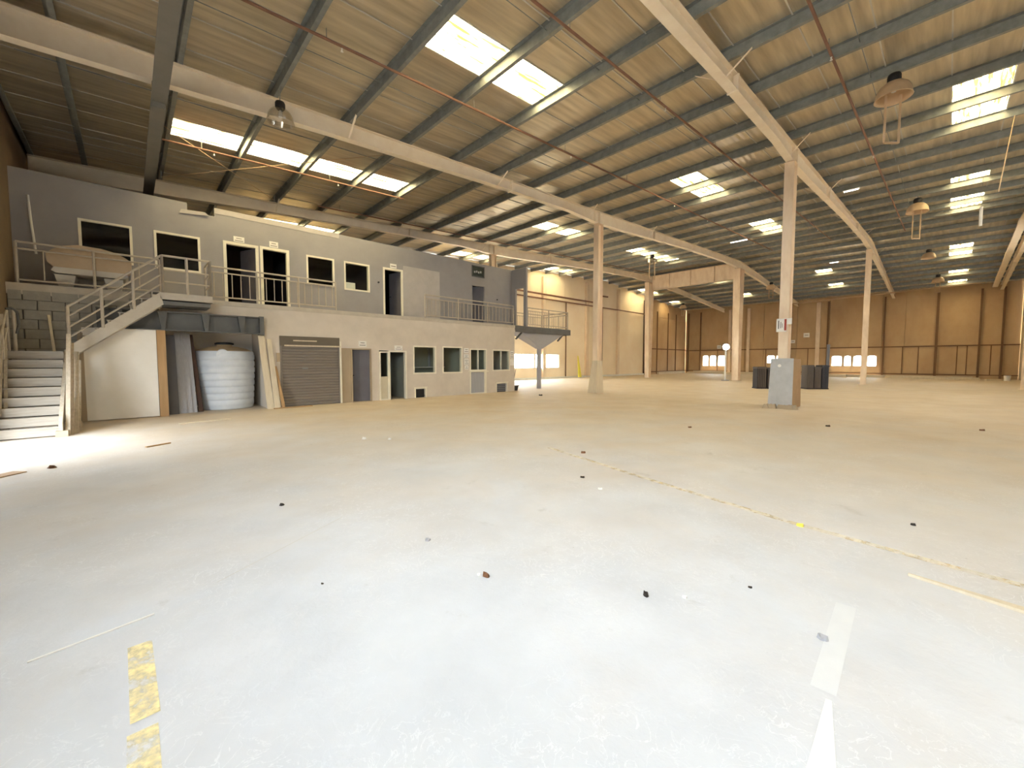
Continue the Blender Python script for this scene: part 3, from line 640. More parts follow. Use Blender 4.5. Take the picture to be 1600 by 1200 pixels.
# roller shutter: head box, slats, guide rails
sh = struct('door_10', (4.7, LOW, 0))
MB().box(3.72, LOW-.05, 2.1, 5.7, LOW+.02, 2.43).build('head_box', 'shutter_head', sh)
MB().box(4.13, LOW-.07, 2.26, 4.9, LOW-.05, 2.30).build('head_strip', 'wood_pale', sh); MB().box(3.85, LOW-.07, 2.08, 5.72, LOW-.05, 2.13).build('head_rail', 'wood_pale', sh)
sm = MB().prism([(LOW+.03,0),(LOW+.012,.02),(LOW+.005,.05),(LOW+.012,.08),(LOW+.03,.098)], 'x', 3.78, 5.68).mesh('slat', 'shutter')
for k in range(21): link('slat', sm, sh, (0, 0, k*.1))
for x in (3.72, 5.66): MB().box(x, LOW-.02, 0, x+.06, LOW+.08, 2.1).build('guide_rail', 'shutter', sh)
MB().box(3.62, LOW-.03, 1.55, 3.72, LOW, 1.85).build('switch_box', 'side_beige', sh)
MB().box(4.4, LOW-.02, 1.3, 4.6, LOW, 1.34).build('pull_handle', 'galvanised', sh)
# low vents with frames and louvres
for k, (a, b, c, d) in enumerate((LOH['v1'], LOH['v2'])):
    v = thing('wall_vent', ('low square floor vent under the first lower window', 'low square floor vent under the last lower window, grey behind its white frame')[k], 'vent', ((a+b)/2, LOW, 0), 'low wall vents')
    opening_frame(v, a, b, c, d, LOW, .05, .1, bottom=False); MB().box(a+.05, LOW+.1, 0, b-.05, LOW+.12, d-.05).build('back_plate', 'black' if k == 0 else 'panel_slate', v)
    for q in range(4 if k else 1): MB().box(a+.05, LOW+.04, .08+q*.09, b-.05, LOW+.07, .10+q*.09).build('louvre', 'panel_grey' if k else 'black', v)
    MB().box(a-.03, LOW-.06, d, b+.03, LOW, d+.03).build('lintel', 'white_frame', v)
# framed grille high on the upper front
a, b, c, d = UPH['g1']; v = thing('wall_grille', 'dark green framed grille high above the last upper door', 'grille', ((a+b)/2, UP, c))
opening_frame(v, a, b, c, d, UP, .05, .1, 'canopy_steel'); MB().box(a+.05, UP+.06, c+.05, b-.05, UP+.08, d-.05).build('mesh_panel', 'sign_green', v)
for q in range(6): MB().box(a+.05, UP+.02, c+.09+q*.07, b-.05, UP+.04, c+.105+q*.07).build('louvre', 'canopy_steel', v)
for q in range(4): MB().box(a+.16+q*.13, UP+.0, c+.2+.03*(q % 2), a+.24+q*.13, UP+.02, c+.3+.03*(q % 2)).build('pale_mark', 'plinth', v)

# ------------------------------------------------------------------ room signs and notices
def sign(x0, x1, z0, z1, y, label, rows=2, ink='ink', group='small white room signs', name='room_sign'):
    t = thing(name, label, 'sign', ((x0+x1)/2, y, z0), group); MB().box(x0, y-.015, z0, x1, y-.002, z1).build('plate', 'paper', t)
    h = (z1-z0)/(rows*2+1)
    for k in range(rows):
        i = .12*(x1-x0)*(1+k % 2); MB().box(x0+i, y-.018, z0+h*(2*k+1), x1-i, y-.015, z0+h*(2*k+1.55)).build('print_line', ink, t)
sign(2.70, 3.01, 5.60, 5.78, UP, 'white sign above the first upper door'); sign(3.76, 4.04, 5.62, 5.82, UP, 'white sign above the second upper door')
sign(8.34, 8.64, 5.60, 5.78, UP, 'white sign above the third upper door', 1); sign(6.43, 6.74, 2.13, 2.35, LOW, 'white sign above the lower grey door')
sign(7.92, 8.27, 2.02, 2.21, LOW, 'white sign above the white framed lower door')
sign(11.43, 11.70, 1.96, 2.18, LOW, 'top notice in the column of notices beside the service window', 2, 'ink', 'posted notices', 'notice')
sign(11.43, 11.70, 1.72, 1.90, LOW, 'dark printed notice second in the column beside the service window', 3, 'ink_blue', 'posted notices', 'notice')
sign(11.45, 11.70, 1.40, 1.68, LOW, 'third notice in the column beside the service window', 3, 'ink', 'posted notices', 'notice')
sign(11.47, 11.68, 1.18, 1.36, LOW, 'lowest notice in the column beside the service window', 2, 'ink', 'posted notices', 'notice')
sign(14.40, 14.62, 1.72, 2.1, LOW, 'notice at the end of the office front by the last lower window', 3, 'ink', 'posted notices', 'notice')
sign(14.36, 14.66, 1.35, 1.68, LOW, 'blank white sheet below the notice at the end of the office front', 1, 'paper', 'posted notices', 'notice')
MB().tube((7.8, UP, 4.9), (7.8, UP-.05, 4.9), .035, 10).build('wall_knob', 'black', wu)
MB().tube((14.45, UP, 4.85), (14.45, UP-.05, 4.85), .03, 10).build('wall_knob', 'black', wu)

# ------------------------------------------------------------------ railings
def railing(pts, h, label, nb, posts, group='steel railings', name='railing', mid=False, thick=.022, low=.12, top2=.16):
    """pts: the two ends on the floor line; nb vertical bars between the two upper rails and the bottom rail"""
    p, q = Vector(pts[0]), Vector(pts[1]); t = thing(name, label, 'railing', p, group); up = Vector((0, 0, 1))
    for z, r in ((h, thick*1.25), (h-top2, thick), (low, thick)): MB().tube(p+up*z, q+up*z, r, 8).build('rail', 'rail_paint', t)
    for k in range(posts):
        s = p.lerp(q, k/(posts-1)); MB().tube(s, s+up*h, thick*1.3, 8).build('post', 'rail_paint', t)
    for k in range(nb):
        s = p.lerp(q, (k+.5)/nb); MB().tube(s+up*low, s+up*(h-top2), thick*.65, 6).build('baluster', 'rail_paint', t)
    return t
railing(((1.86, LOW+.04, 3.44), (5.63, LOW+.04, 3.44)), 1.03, 'beige railing before the two white framed upper doors', 16, 4)
railing(((9.4, LOW+.04, 3.44), (14.66, LOW+.04, 3.44)), 1.0, 'beige railing before the last upper door, left of the balcony', 24, 4)
railing(((-1.92, LOW+.04, 3.44), (.72, LOW+.04, 3.44)), 1.03, 'railing before the beige tub on the upper walkway', 3, 3)
# balcony platform right of the office
bp_ = thing('balcony', 'grey platform on one post projecting beyond the end of the office', 'balcony', (17, 16, 0))
MB().box(14.72, LOW-.03, 3.18, 19.15, 17.6, 3.44).build('deck', 'slab', bp_)
MB().box(14.72, LOW-.06, 3.1, 19.25, LOW-.03, 3.42).build('fascia', 'canopy_steel', bp_); MB().box(19.15, LOW-.03, 3.1, 19.25, 17.6, 3.42).build('fascia', 'canopy_steel', bp_)
MB().hexa([(17.0,15.85,2.28),(17.24,15.85,2.28),(17.24,16.15,2.28),(17.0,16.15,2.28)], [(15.3,15.62,3.16),(18.9,15.62,3.16),(18.9,16.6,3.16),(15.3,16.6,3.16)]).build('bracket_hood', 'panel_grey', bp_)
MB().box(17.04, 15.9, 0, 17.2, 16.1, 2.3).build('post', 'panel_grey', bp_)
for x in (15.0, 18.4): MB().bar((x, 15.7, 2.75), (x+.5, 15.7, 3.16), .1, .06).build('brace', 'canopy_steel', bp_)
railing(((15.7, LOW+.04, 3.44), (19.1, LOW+.04, 3.44)), 1.0, 'front railing of the balcony beyond the office end', 24, 3)
railing(((19.1, LOW+.1, 3.44), (19.1, 17.5, 3.44)), 1.0, 'side railing at the outer end of the balcony', 10, 2)
railing(((15.8, 17.55, 3.44), (19.0, 17.55, 3.44)), 1.0, 'rear railing of the balcony seen through the front one', 22, 2)

# ------------------------------------------------------------------ staircase
st = thing('staircase', 'dusty grey two flight staircase with block treads at left of the office', 'stairs', (-1.5, 12.7, 0))
NR = 9; go = .205
for k in range(NR):
    z = .2*k; y = 12.65+go*k
    MB().box(-2.0, y, z+.02, -1.14, y+.03, z+.172).build('riser', 'stair_wood', st)
    MB().box(-2.0, y-.02, z+.172, -1.14, y+go+.02, z+.2).build('tread', 'stair_wood', st)
MB().box(-2.05, 14.5, 1.68, -1.02, 15.42, 1.8).build('landing', 'slab', st)
MB().hexa([(-1.14,12.6,.0),(-1.08,12.6,.0),(-1.08,14.5,1.5),(-1.14,14.5,1.5)], [(-1.14,12.6,.28),(-1.08,12.6,.28),(-1.08,14.5,1.85),(-1.14,14.5,1.85)]).build('stringer', 'stair_post', st)
MB().hexa([(-2.06,12.6,.0),(-2.0,12.6,.0),(-2.0,14.5,1.5),(-2.06,14.5,1.5)], [(-2.06,12.6,.28),(-2.0,12.6,.28),(-2.0,14.5,1.85),(-2.06,14.5,1.85)]).build('stringer', 'stair_post', st)
n2 = 8; g2 = .215
for k in range(n2):
    z = 1.8+.205*k; x = -1.02+g2*k
    MB().box(x, 14.56, z+.03, x+.03, 15.04, z+.18).build('riser', 'stair_wood', st); MB().box(x-.02, 14.56, z+.18, x+g2+.02, 15.04, z+.205).build('tread', 'stair_wood', st)
for y in (14.5, 15.04): MB().hexa([(-1.08,y,1.62),(.72,y,3.10),(.72,y+.06,3.10),(-1.08,y+.06,1.62)], [(-1.08,y,1.92),(.66,y,3.42),(.66,y+.06,3.42),(-1.08,y+.06,1.92)]).build('stringer', 'slab', st)
MB().box(.66, 14.5, 3.24, 1.8, LOW-.05, 3.42).build('top_platform', 'slab', st)
MB().box(.66, 14.52, 3.1, 1.75, LOW-.06, 3.2).build('platform_joist', 'canopy_steel', st)
# rails of the upper flight and platform
def slope_rail(p, q, h, parent_, rails=(1., .76, .5, .25), posts=4, r=.022):
    p, q = Vector(p), Vector(q); up = Vector((0,0,1))
    for k, f in enumerate(rails): MB().tube(p+up*h*f, q+up*h*f, r*(1.3 if k == 0 else .9), 8).build('hand_rail', 'rail_paint', parent_)
    for k in range(posts):
        s = p.lerp(q, k/(posts-1)); MB().tube(s, s+up*h, r*1.5, 8).build('rail_post', 'rail_paint', parent_)
sr = st
slope_rail((-1.05, 14.5, 1.9), (.72, 14.5, 3.42), .98, sr); slope_rail((.72, 14.5, 3.42), (1.76, 14.5, 3.42), .98, sr, (1., .62, .3), 3); slope_rail((1.76, 14.5, 3.42), (1.76, LOW-.02, 3.42), .98, sr, (1., .62, .3), 2)
# timber newel bundle and lower hand rails
nw = st
for k, (x0, x1, dy) in enumerate(((-1.05,-.98,0),(-1.0,-.94,.14),(-.95,-.88,.32),(-.92,-.86,.6))):
    MB().hexa([(x0,12.60+dy,0),(x1,12.60+dy,0),(x1,12.68+dy,0),(x0,12.68+dy,0)], [(x0,13.9+dy*.6,2.2-.2*k),(x1,13.9+dy*.6,2.2-.2*k),(x1,13.98+dy*.6,2.2-.2*k),(x0,13.98+dy*.6,2.2-.2*k)]).build('newel_board', 'stair_post', nw)
MB().box(-1.18, 12.5, 0, -1.0, 12.66, .12).build('foot_block', 'rubble', nw)
lr = st
slope_rail((-2.0, 12.7, .25), (-2.0, 14.6, 1.8), .92, lr, (1., .6), 4, .02)
MB().path([(-2.0, 14.55, 2.75), (-1.92, 14.6, 2.78), (-1.84, 14.62, 2.68), (-1.83, 14.62, 2.4), (-1.87, 14.6, 2.2)], .025).build('hand_loop', 'canopy_steel', lr)
MB().tube((-1.9, 14.62, 1.8), (-1.9, 14.62, 2.75), .03).build('post', 'rail_paint', lr)
for a, b in (((-1.96,13.0,.45),(-2.03,14.3,2.6)), ((-1.9,13.2,.6),(-2.02,14.5,2.3))): MB().bar(a, b, .05, .04).build('stick', 'stair_post', lr)
o = thing('wall_batten', 'pale stick leaning on the block wall above the stair landing', 'stick', (-1.36, 15.2, 1.8)); MB().bar((-1.36, 15.15, 1.8), (-1.44, 15.4, 2.72), .05, .03).build('batten', 'wood_pale', o)

# steel canopy beam over the recess
cb = thing('canopy_beam', 'dark grey steel beam with web stiffeners over the water tank', 'beam', (1.2, 15.2, 2.45))
MB().box(-.6, 15.12, 2.44, 3.16, 15.42, 2.47).build('flange', 'canopy_steel', cb); MB().box(-.6, 15.12, 2.95, 3.16, 15.42, 2.98).build('flange', 'canopy_steel', cb)
MB().box(-.6, 15.3, 2.47, 3.16, 15.33, 2.95).build('web', 'canopy_steel', cb); MB().box(3.08, 15.1, 2.42, 3.2, 15.44, 3.0).build('end_plate', 'canopy_steel', cb)
for x in (-.2, .72, 1.7, 2.6): MB().hexa([(x-.04,15.14,2.47),(x+.04,15.14,2.47),(x+.04,15.3,2.47),(x-.04,15.3,2.47)], [(x-.1,15.14,2.95),(x+.1,15.14,2.95),(x+.1,15.3,2.95),(x-.1,15.3,2.95)]).build('stiffener', 'canopy_steel', cb)
# white partition under the upper flight
pt = thing('partition_board', 'large blank white board closing the space under the stairs', 'partition', (-.2, 15.2, 0))
MB().box(-.88, 15.18, .02, .56, 15.24, 2.44).build('board', 'partition', pt); MB().box(-.96, 15.16, 0, -.86, 15.26, 2.3).build('stud', 'side_beige', pt)
o = thing('timber_post', 'tan timber post beside the blank white board', 'post', (.63, 15.2, 0)); MB().box(.57, 15.14, 0, .76, 15.28, 2.44).build('post', 'wood_tan', o)
o = thing('slate_panel', 'dark slate panel standing next to the tan post', 'panel', (.85, 15.4, 0)); MB().hexa([(.76,15.55,0),(1.02,15.55,0),(1.02,15.6,0),(.76,15.6,0)], [(.74,15.85,2.35),(1.0,15.85,2.35),(1.0,15.9,2.35),(.74,15.9,2.35)]).build('panel', 'panel_slate', o)
for k, (x0, x1, lb) in enumerate(((1.02, 1.18, 'left'), (1.17, 1.32, 'middle'), (1.30, 1.43, 'right'))):
    o = thing('leaning_sheet', lb+' one of three pale grey sheets leaning left of the water tank', 'sheet', (x0, 15.6, 0), 'grey sheets beside the tank')
    MB().hexa([(x0,15.62+.05*k,0),(x1+.03,15.62+.05*k,0),(x1+.03,15.66+.05*k,0),(x0,15.66+.05*k,0)], [(x0-.03,16.0+.05*k,2.42),(x1-.05,16.0+.05*k,2.42),(x1-.05,16.04+.05*k,2.42),(x0-.03,16.04+.05*k,2.42)]).build('sheet', 'panel_grey', o)
o = thing('dark_board', 'narrow dark board between the grey sheets and the water tank', 'board', (1.46, 16.0, 0)); MB().hexa([(1.5,15.8,0),(1.62,15.8,0),(1.62,15.85,0),(1.5,15.85,0)], [(1.36,16.2,2.4),(1.46,16.2,2.4),(1.46,16.25,2.4),(1.36,16.25,2.4)]).build('board', 'dark_brown', o)
# leaning pale boards on the right of the tank
for k, (x0, x1, z, lb) in enumerate(((3.12,3.32,2.4,'tallest pale board leaning right of the water tank'), (3.32,3.5,2.3,'second pale board leaning between the tank and the roller shutter'), (3.54,3.64,1.4,'short tan board leaning at the corner before the roller shutter'))):
    o = thing('leaning_board', lb, 'board', (x0, 15.3, 0), 'boards right of the tank')
    MB().hexa([(x0+.12,15.2-.03*k,0),(x1+.12,15.2-.03*k,0),(x1+.12,15.24-.03*k,0),(x0+.12,15.24-.03*k,0)], [(x0-.04+.05*(k>0),15.43,z),(x1-.06+.02*(k>0),15.43,z),(x1-.06+.02*(k>0),15.47,z),(x0-.04+.05*(k>0),15.47,z)]).build('board', 'wood_pale' if k < 2 else 'wood_tan', o)
# water tank
wt = thing('water_tank', 'white ribbed round plastic water tank with dusty domed top and black lid', 'tank', (2.33, 16.62, 0))
prof = [(0,.0),(.74,.0),(.77,.04)]
for k in range(8):
    z = .10+k*.215; r = .775+.012*min(k, 5); prof += [(r-.012, z), (r+.014, z+.035), (r+.016, z+.175), (r-.012, z+.205)]
prof += [(.84, 1.84), (.80, 1.90)]
MB().lathe(prof, 48, (2.33, 16.62, 0)).build('shell', 'tank_plastic', wt, True)
MB().lathe([(.80,1.90),(.62,1.99),(.38,2.05),(.22,2.07),(.22,2.12),(0,2.12)], 40, (2.33, 16.62, 0)).build('dome', 'tank_dust', wt, True)
MB().lathe([(0,2.12),(.27,2.12),(.27,2.17),(.2,2.2),(0,2.2)], 28, (2.33, 16.62, 0)).build('lid', 'black', wt)
MB().tube((2.17, 15.82, 1.78), (2.17, 16.0, 1.80), .17, 24).build('maker_disc', 'tank_plastic', wt)
# beige tub on the upper walkway
tb = thing('fibreglass_tub', 'big beige tub with rounded top on pale feet on the upper walkway', 'tub', (-.63, 16.05, 3.44))
pf = [(-.72,.0),(.72,.0)]+[(.72+.05*math.sin(a), .05+.25*(a/1.5)) for a in (.5,1.,1.5)]
body = [(-1.33,3.98),(.02,3.98),(.12,4.1),(.14,4.30),(.08,4.36),(-1.40,4.36),(-1.46,4.30),(-1.44,4.1)]
MB().prism(body, 'y', 15.72, 16.42).build('basin', 'tub', tb)
MB().prism([(-1.42,4.36),(.10,4.36),(.0,4.44),(-.2,4.54),(-.45,4.60),(-.9,4.62),(-1.15,4.55),(-1.34,4.44)], 'y', 15.76, 16.38).build('cover', 'tub', tb)
MB().prism([(-1.30,3.84),(0,3.84),(.06,3.9),(.02,3.99),(-1.33,3.99),(-1.38,3.9)], 'y', 15.70, 16.44).build('base_rim', 'tub_grey', tb)
for x in (-1.15, -.25): MB().hexa([(x-.1,15.7,3.44),(x+.14,15.7,3.44),(x+.14,16.4,3.44),(x-.1,16.4,3.44)], [(x-.18,15.68,3.80),(x+.2,15.68,3.80),(x+.2,16.42,3.80),(x-.18,16.42,3.80)]).build('foot', 'tub_grey', tb)
o = thing('conduit_pipe', 'thin pale pipe running down the upper wall left of the tub', 'pipe', (-1.75, UP-.04, 3.6)); MB().path([(-1.78, UP-.05, 5.9), (-1.75, UP-.05, 5.2), (-1.70, UP-.05, 4.4)], .025).build('pipe', 'white_plain', o)

# ------------------------------------------------------------------ plinth, sign, crates by the near column
X, Y = XC, FY[1]
pl = thing('column_plinth', 'waist high pale grey box plinth around the foot of the tan column', 'plinth', (X, Y, 0))
MB().hexa([(X-.66,Y-.42,.1),(X-.62,Y-.42,.1),(X-.62,Y+.27,.1),(X-.66,Y+.27,.1)], [(X-.56,Y-.40,1.66),(X-.52,Y-.40,1.66),(X-.52,Y+.24,1.66),(X-.56,Y+.24,1.66)]).build('front_sheet', 'plinth', pl)
MB().hexa([(X-.62,Y-.42,.02),(X+.5,Y-.42,.02),(X+.5,Y-.38,.02),(X-.62,Y-.38,.02)], [(X-.52,Y-.40,1.64),(X+.42,Y-.40,1.64),(X+.42,Y-.36,1.64),(X-.52,Y-.36,1.64)]).build('side_sheet', 'plinth_tan', pl)
MB().hexa([(X-.62,Y-.38,.0),(X+.5,Y-.38,.0),(X+.5,Y+.27,.0),(X-.62,Y+.27,.0)], [(X-.52,Y-.36,1.62),(X+.42,Y-.36,1.62),(X+.42,Y+.23,1.62),(X-.52,Y+.23,1.62)]).build('core', 'plinth', pl)
MB().tube((X-.585, Y-.02, 1.42), (X-.60, Y-.02, 1.42), .05, 12).build('paint_spot', 'paper', pl)
for k in range(9):
    a = random.uniform(-.5,.3); b = random.uniform(-.14,.1)
    MB().hexa([(X-.78+b,Y+a-.1,0),(X-.6+b,Y+a-.12,0),(X-.62+b,Y+a+.1,0),(X-.8+b,Y+a+.08,0)], [(X-.74+b,Y+a-.06,.13),(X-.64+b,Y+a-.06,.16),(X-.65+b,Y+a+.05,.12),(X-.74+b,Y+a+.04,.14)]).build('rubble_lump', 'rubble', pl)
sg = thing('column_sign', 'white board with a red stripe hung on the tan column', 'sign', (X-.22, Y+.2, 2.55))
xs_ = X-.22
MB().box(xs_-.015, Y-.09, 2.56, xs_, Y+.2, 3.0).build('board', 'paper', sg); MB().box(xs_-.02, Y-.09, 2.60, xs_-.015, Y-.03, 2.98).build('red_stripe', 'ink_red', sg)
for k, (a, b) in enumerate(((.12,.15),(.06,.08),(.02,.035))): MB().box(xs_-.02, Y+a, 2.66+.02*k, xs_-.015, Y+b, 2.94-.05*k).build('print_line', 'ink', sg)
s2 = thing('column_sign', 'small plain white plate beside the red striped board', 'sign', (xs_, Y-.2, 2.8)); MB().box(xs_-.015, Y-.24, 2.80, xs_, Y-.1, 3.0).build('plate', 'paper', s2)

def crate(px, py, w_, d_, h, label, m='crate', pole=False):
    t = thing('storage_crate', label, 'crate', (px, py, 0), 'dark crates behind the plinth'); x = y = 0.
    t.rotation_euler.z = math.atan2(-.785, .62)
    def B_(g, nm, mm):
        o = g.build(nm, mm, t); o.matrix_parent_inverse = Matrix.Identity(4)
    B_(MB().box(-w_/2, -d_/2, .06, w_/2, d_/2, h), 'body', m); B_(MB().box(-w_/2-.02, -d_/2-.02, h-.1, w_/2+.02, d_/2+.02, h-.02), 'rim', 'crate_grey' if m == 'crate' else m)
    B_(MB().box(-w_/2-.02, -d_/2-.02, 0, w_/2+.02, d_/2+.02, .06), 'skid', 'black')
    for k in range(5):
        xx = -w_/2+.06+k*(w_-.12)/4; B_(MB().box(xx-.02, -d_/2-.02, .06, xx+.02, -d_/2, h-.1), 'rib', 'crate_grey' if m == 'crate' else m)
    if pole: B_(MB().box(w_/2-.1, -d_/2-.01, h-.02, w_/2, -d_/2+.09, h+1.15), 'upright', 'panel_slate')
# the row stands square to the line of sight
ux, uy = .62, -.785
def rowp(s): return (27.2+ux*s, 6.45+uy*s)
for s, h, m, lb, pole in ((-1.16, 1.25, 'crate', 'leftmost black ribbed crate of the row behind the plinth', False), (-.62, 1.2, 'crate', 'second black crate of the row, just left of the plinth', False),
                    (1.36, 1.35, 'crate_grey', 'dark grey crate just right of the plinth', False), (1.74, 1.25, 'crate_grey', 'dark grey crate between the plinth and the tall upright', False), (2.12, 1.35, 'crate_blue', 'rightmost slate blue crate of the row with a tall upright', True)):
    q = rowp(s); crate(q[0], q[1], .48 if s < 0 else .33, .6, h, lb, m, pole)

# ------------------------------------------------------------------ far clutter: long timbers on the floor along the walls
for k, (x0, y0, x1, y1, z, s, lb) in enumerate(((53.6, 9.6, 53.9, -1.6, .0, .22, 'longest pale timber lying along the foot of the back wall'), (52.6, 9.8, 52.2, 3.9, .0, .18, 'pale timber in front of the longest one before the arched windows'),
        (53.1, 4.6, 51.6, -1.9, .0, .2, 'slanting timber before the middle of the back wall'), (51.2, 8.9, 50.6, 6.6, .0, .25, 'short thick timber left of the rusty column'), (53.9, 18.8, 53.7, 22.6, .0, .35, 'timber stack by the left windows of the back wall'),
        (52.4, 17.2, 52.8, 23.0, 0, .22, 'pale timber lying in the far left corner'), (53.8, 12.4, 53.8, 17.4, .0, .3, 'timber behind the thick tapered column'), (49.9, 2.1, 50.3, -.8, .0, .2, 'timber lying nearest the camera before the back wall'),
        (46, 23.6, 53.4, 23.7, 0, .3, 'long timber along the foot of the gable wall in the far corner'))):
    o = thing('timber', lb, 'timber', (x0, y0, 0), 'timbers along the back wall'); MB().bar((x0,y0,s/2), (x1,y1,s/2), .22, s).build('beam', 'wood_pale', o)
o = thing('floor_clutter', 'small heap with a white bucket in the far right corner', 'heap', (51, -3.3, 0)); MB().lathe([(.0,0),(.16,0),(.2,.42),(.17,.42),(.0,.3)], 14, (51, -3.35, 0)).build('bucket', 'white_plain', o)
MB().bar((50.6,-2.2,.06),(51.4,-3.1,.06),.2,.12).build('offcut', 'wood_pale', o)
# yellow marker and leaning slats by the gable wall
o = thing('safety_marker', 'slim yellow marker leaning at the foot of the gable wall', 'marker', (31, 23.6, 0)); MB().hexa([(30.6,23.5,0),(31.05,23.5,0),(31.05,23.6,0),(30.6,23.6,0)], [(31.05,24.0,2.1),(31.15,24.0,2.1),(31.15,24.04,2.1),(31.05,24.04,2.1)]).build('body', 'hazard_yellow', o); MB().box(30.5, 23.3, 0, 31.1, 23.7, .06).build('foot', 'white_plain', o)
o = thing('broom', 'thin dark stick broom leaning beside the end of the office', 'broom', (15.3, 16.3, 0)); MB().tube((15.2, 16.2, .05), (15.75, 16.4, 1.5), .015).build('stick', 'dark_brown', o); MB().box(15.05, 16.05, 0, 15.4, 16.3, .16).build('brush', 'stone_dark', o)
o = thing('black_bin', 'low black box on the floor at the end of the office', 'box', (15.0, 15.85, 0)); MB().hexa([(14.78,15.7,0),(15.12,15.7,0),(15.12,16.0,0),(14.78,16.0,0)], [(14.74,15.66,.26),(15.16,15.66,.26),(15.16,16.04,.26),(14.74,16.04,.26)]).build('tub', 'black', o); MB().box(14.72, 15.64, .24, 15.18, 15.68, .28).build('rim', 'crate_grey', o)
# round glowing disc added for the glare of a daylight hole, far notices
o = thing('hole_glare_disc', 'round glowing disc standing in for a daylight hole, on a slim pale post beside the thick tapered column', 'lamp', (35.3, 12.3, 0))
MB().tube((35.3,12.3,0),(35.3,12.3,2.6),.07,10).build('post', 'white_plain', o); MB().lathe([(0,0),(.3,0),(.3,.04),(0,.06)],14,(35.3,12.3,0)).build('foot', 'panel_grey', o)
MB().tube((35.3,12.3,2.72),(35.18,12.25,2.72),.26,20).build('housing', 'panel_grey', o); MB().tube((35.18,12.25,2.72),(35.15,12.24,2.72),.23,20).build('lens', 'hole_glare', o)
for k, (y, z, s, lb) in enumerate(((10.75, 4.2, .55, 'pale square notice on the back wall right of the tan column'), (12.0, 3.6, .4, 'pale notice on the back wall left of the tan column'), (19.9, 3.15, .5, 'pale notice above the left windows of the back wall'))):
    o = thing('notice', lb, 'sign', (XB-.2, y, z), 'posted notices'); MB().box(XB-.22, y-s/2, z, XB-.2, y+s/2, z+s*.9).build('sheet', 'paper', o); MB().box(XB-.225, y-s*.3, z+s*.4, XB-.22, y+s*.3, z+s*.5).build('print_line', 'ink', o)
    MB().box(XB-.2, y-.03, z+.1, XB-.0, y+.03, z+.2).build('bracket', 'girt', o)
# cable tray along the right beam
t = thing('cable_tray', 'pale cable tray hung beside the beam near the right wall', 'tray', (20, -2.6, 8.6))
MB().bar((20,-2.55,ztop(20)-.35),(36,-2.55,ztop(36)-.35),.3,.02).build('tray_bed', 'beam_paint', t); MB().bar((36,-2.55,ztop(36)-.35),(54,-2.55,ztop(54)-.35),.3,.02).build('tray_bed', 'beam_paint', t)
for y in (-2.7, -2.4):
    MB().bar((20,y,ztop(20)-.3),(36,y,ztop(36)-.3),.02,.1).build('tray_side', 'beam_paint', t); MB().bar((36,y,ztop(36)-.3),(54,y,ztop(54)-.3),.02,.1).build('tray_side', 'beam_paint', t)
for k in range(12): x = 21+k*2.8; MB().tube((x,-2.55,ztop(x)-.34),(x,-2.55,ztop(x)+.1),.012,5).build('hanger_rod', 'galvanised', t)

# ------------------------------------------------------------------ litter on the floor
def scrap(name, pts, h, m, label, cat='scrap', group='litter on the floor', top=.8):
    cx = sum(p[0] for p in pts)/len(pts); cy_ = sum(p[1] for p in pts)/len(pts); n = len(pts)
    g = MB(); vs = [(p[0],p[1],.001) for p in pts]+[(cx+(p[0]-cx)*top, cy_+(p[1]-cy_)*top, h*(1+.5*((i*7) % 3-1))) for i, p in enumerate(pts)]
    g.add(vs, [tuple(range(n-1,-1,-1)), tuple(range(n,2*n))]+[(i,(i+1)%n,n+(i+1)%n,n+i) for i in range(n)])
    o = g.build(name, m); tag(o, label, cat, group); return o
def blob(x, y, r, k=6): return [(x+r*(.6+.5*random.random())*math.cos(2*PI*i/k), y+r*(.6+.5*random.random())*math.sin(2*PI*i/k)) for i in range(k)]
def slat(p, q, wd, h, m, name, label, cat='slat', taper=1.):
    p, q = Vector((*p, 0)), Vector((*q, 0)); d = (q-p).normalized(); s = Vector((-d.y, d.x, 0))*wd/2
    g = MB(); u = Vector((0,0,h)); z = Vector((0,0,.001)); g.hexa([p-s*taper+z, q-s+z, q+s+z, p+s*taper+z], [p-s*taper+u, q-s+u, q+s+u, p+s*taper+u])
    tag(g.build(name, m), label, cat, 'litter on the floor')
slat((4.1, .13), (4.0, -.62), .09, .02, 'wood_pale', 'wood_slat', 'long pale wood slat at the right edge of the floor', taper=.15)
slat((2.3, .31), (1.75, .25), .11, .006, 'paper', 'paper_strip', 'wide white paper strip at the bottom right of the floor', 'paper', .2)
slat((.83, 13.0), (1.93, 13.22), .09, .03, 'wood_pale', 'wood_slat', 'pale plank lying before the water tank')
slat((3.4, 15.05), (4.6, 15.15), .1, .03, 'wood_tan', 'wood_slat', 'tan plank lying before the roller shutter')
slat((-.45, 3.21), (.05, 3.30), .012, .008, 'paper', 'thin_strip', 'thin white bent strip at the left of the floor', 'strip')
slat((-1.42, 8.7), (-1.2, 8.93), .2, .012, 'wood_tan', 'card_sheet', 'tan card sheet at the left edge of the floor', 'card')
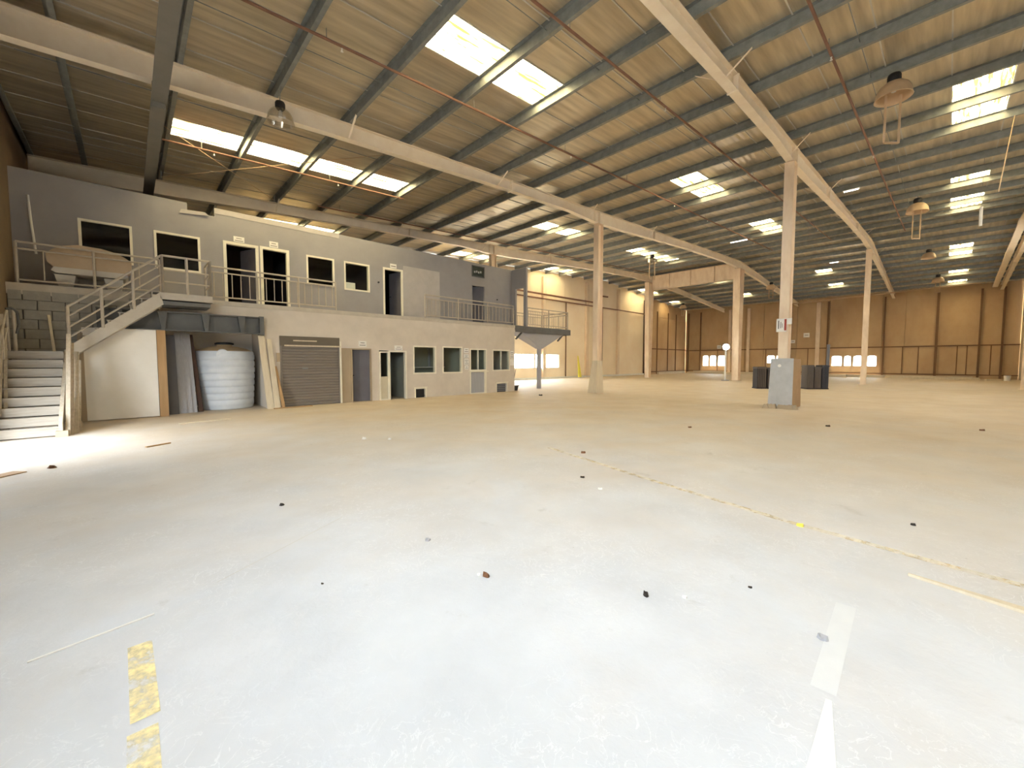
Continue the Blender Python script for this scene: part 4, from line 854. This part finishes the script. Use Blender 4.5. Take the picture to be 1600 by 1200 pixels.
slat((.15, 9.9), (.5, 10.1), .05, .02, 'wood_tan', 'wood_slat', 'small tan stick lying before the stairs')
slat((-1.7, 12.2), (-1.2, 12.35), .25, .012, 'wood_pale', 'card_sheet', 'pale card lying at the foot of the stairs', 'card')
scrap('dry_leaf', blob(1.84, 2.24, .03, 7), .02, 'leaf_brown', 'brown crumpled leaf in the middle of the near floor', 'leaf'); scrap('paper_bit', blob(1.81, 2.29, .018), .012, 'paper', 'white paper bit touching the brown leaf', 'paper')
scrap('dark_stone', blob(2.46, 1.31, .022, 7), .025, 'stone_dark', 'dark glossy pebble right of the brown leaf', 'pebble'); scrap('paper_bit', blob(2.63, 1.13, .02), .01, 'paper', 'pale paper bit right of the dark pebble', 'paper')
scrap('grey_rag', blob(2.80, .41, .035, 7), .02, 'panel_grey', 'grey crumpled rag at the right of the near floor', 'rag')
places = [((3.08,.87),.018,'stone_dark','small dark chip right of the pale paper bit'),((4.6,.89),.04,'hazard_yellow','faded yellow wrapper by the long painted line'),((5.42,.16),.03,'stone_dark','dark scrap beyond the yellow wrapper at right'),
 ((12.2,1.9),.06,'stone_dark','dark clod on the floor right of the plinth'),((14.0,-.6),.06,'leaf_brown','brown clod far right on the floor'),((9.6,4.1),.05,'leaf_brown','brown scrap between the painted line and the plinth'),
 ((13.6,12.6),.1,'stone_dark','dark patch scrap left of the cream column'),((5.6,4.2),.05,'leaf_brown','brown chip touching the far painted line'),((4.4,3.3),.035,'stone_dark','dark chip left of the painted line'),((4.15,2.85),.03,'paper','white chip left of the painted line'),
 ((1.15,4.9),.035,'stone_dark','dark leaf scrap in the left middle of the floor'),((.93,2.95),.012,'stone_dark','tiny dark speck on the left near floor'),((-.9,8.95),.06,'leaf_brown','tan lump at the left edge beside the card'),((1.85,3.05),.03,'panel_grey','grey scrap left of the brown leaf'),((3.4,8.0),.06,'paper','white scrap far in the middle of the floor'),
 ((3.75,7.6),.05,'paper','white flake beside the far white scrap')]
for p, r, m, lb in places: scrap('floor_scrap', blob(p[0], p[1], r), r*.45, m, lb)
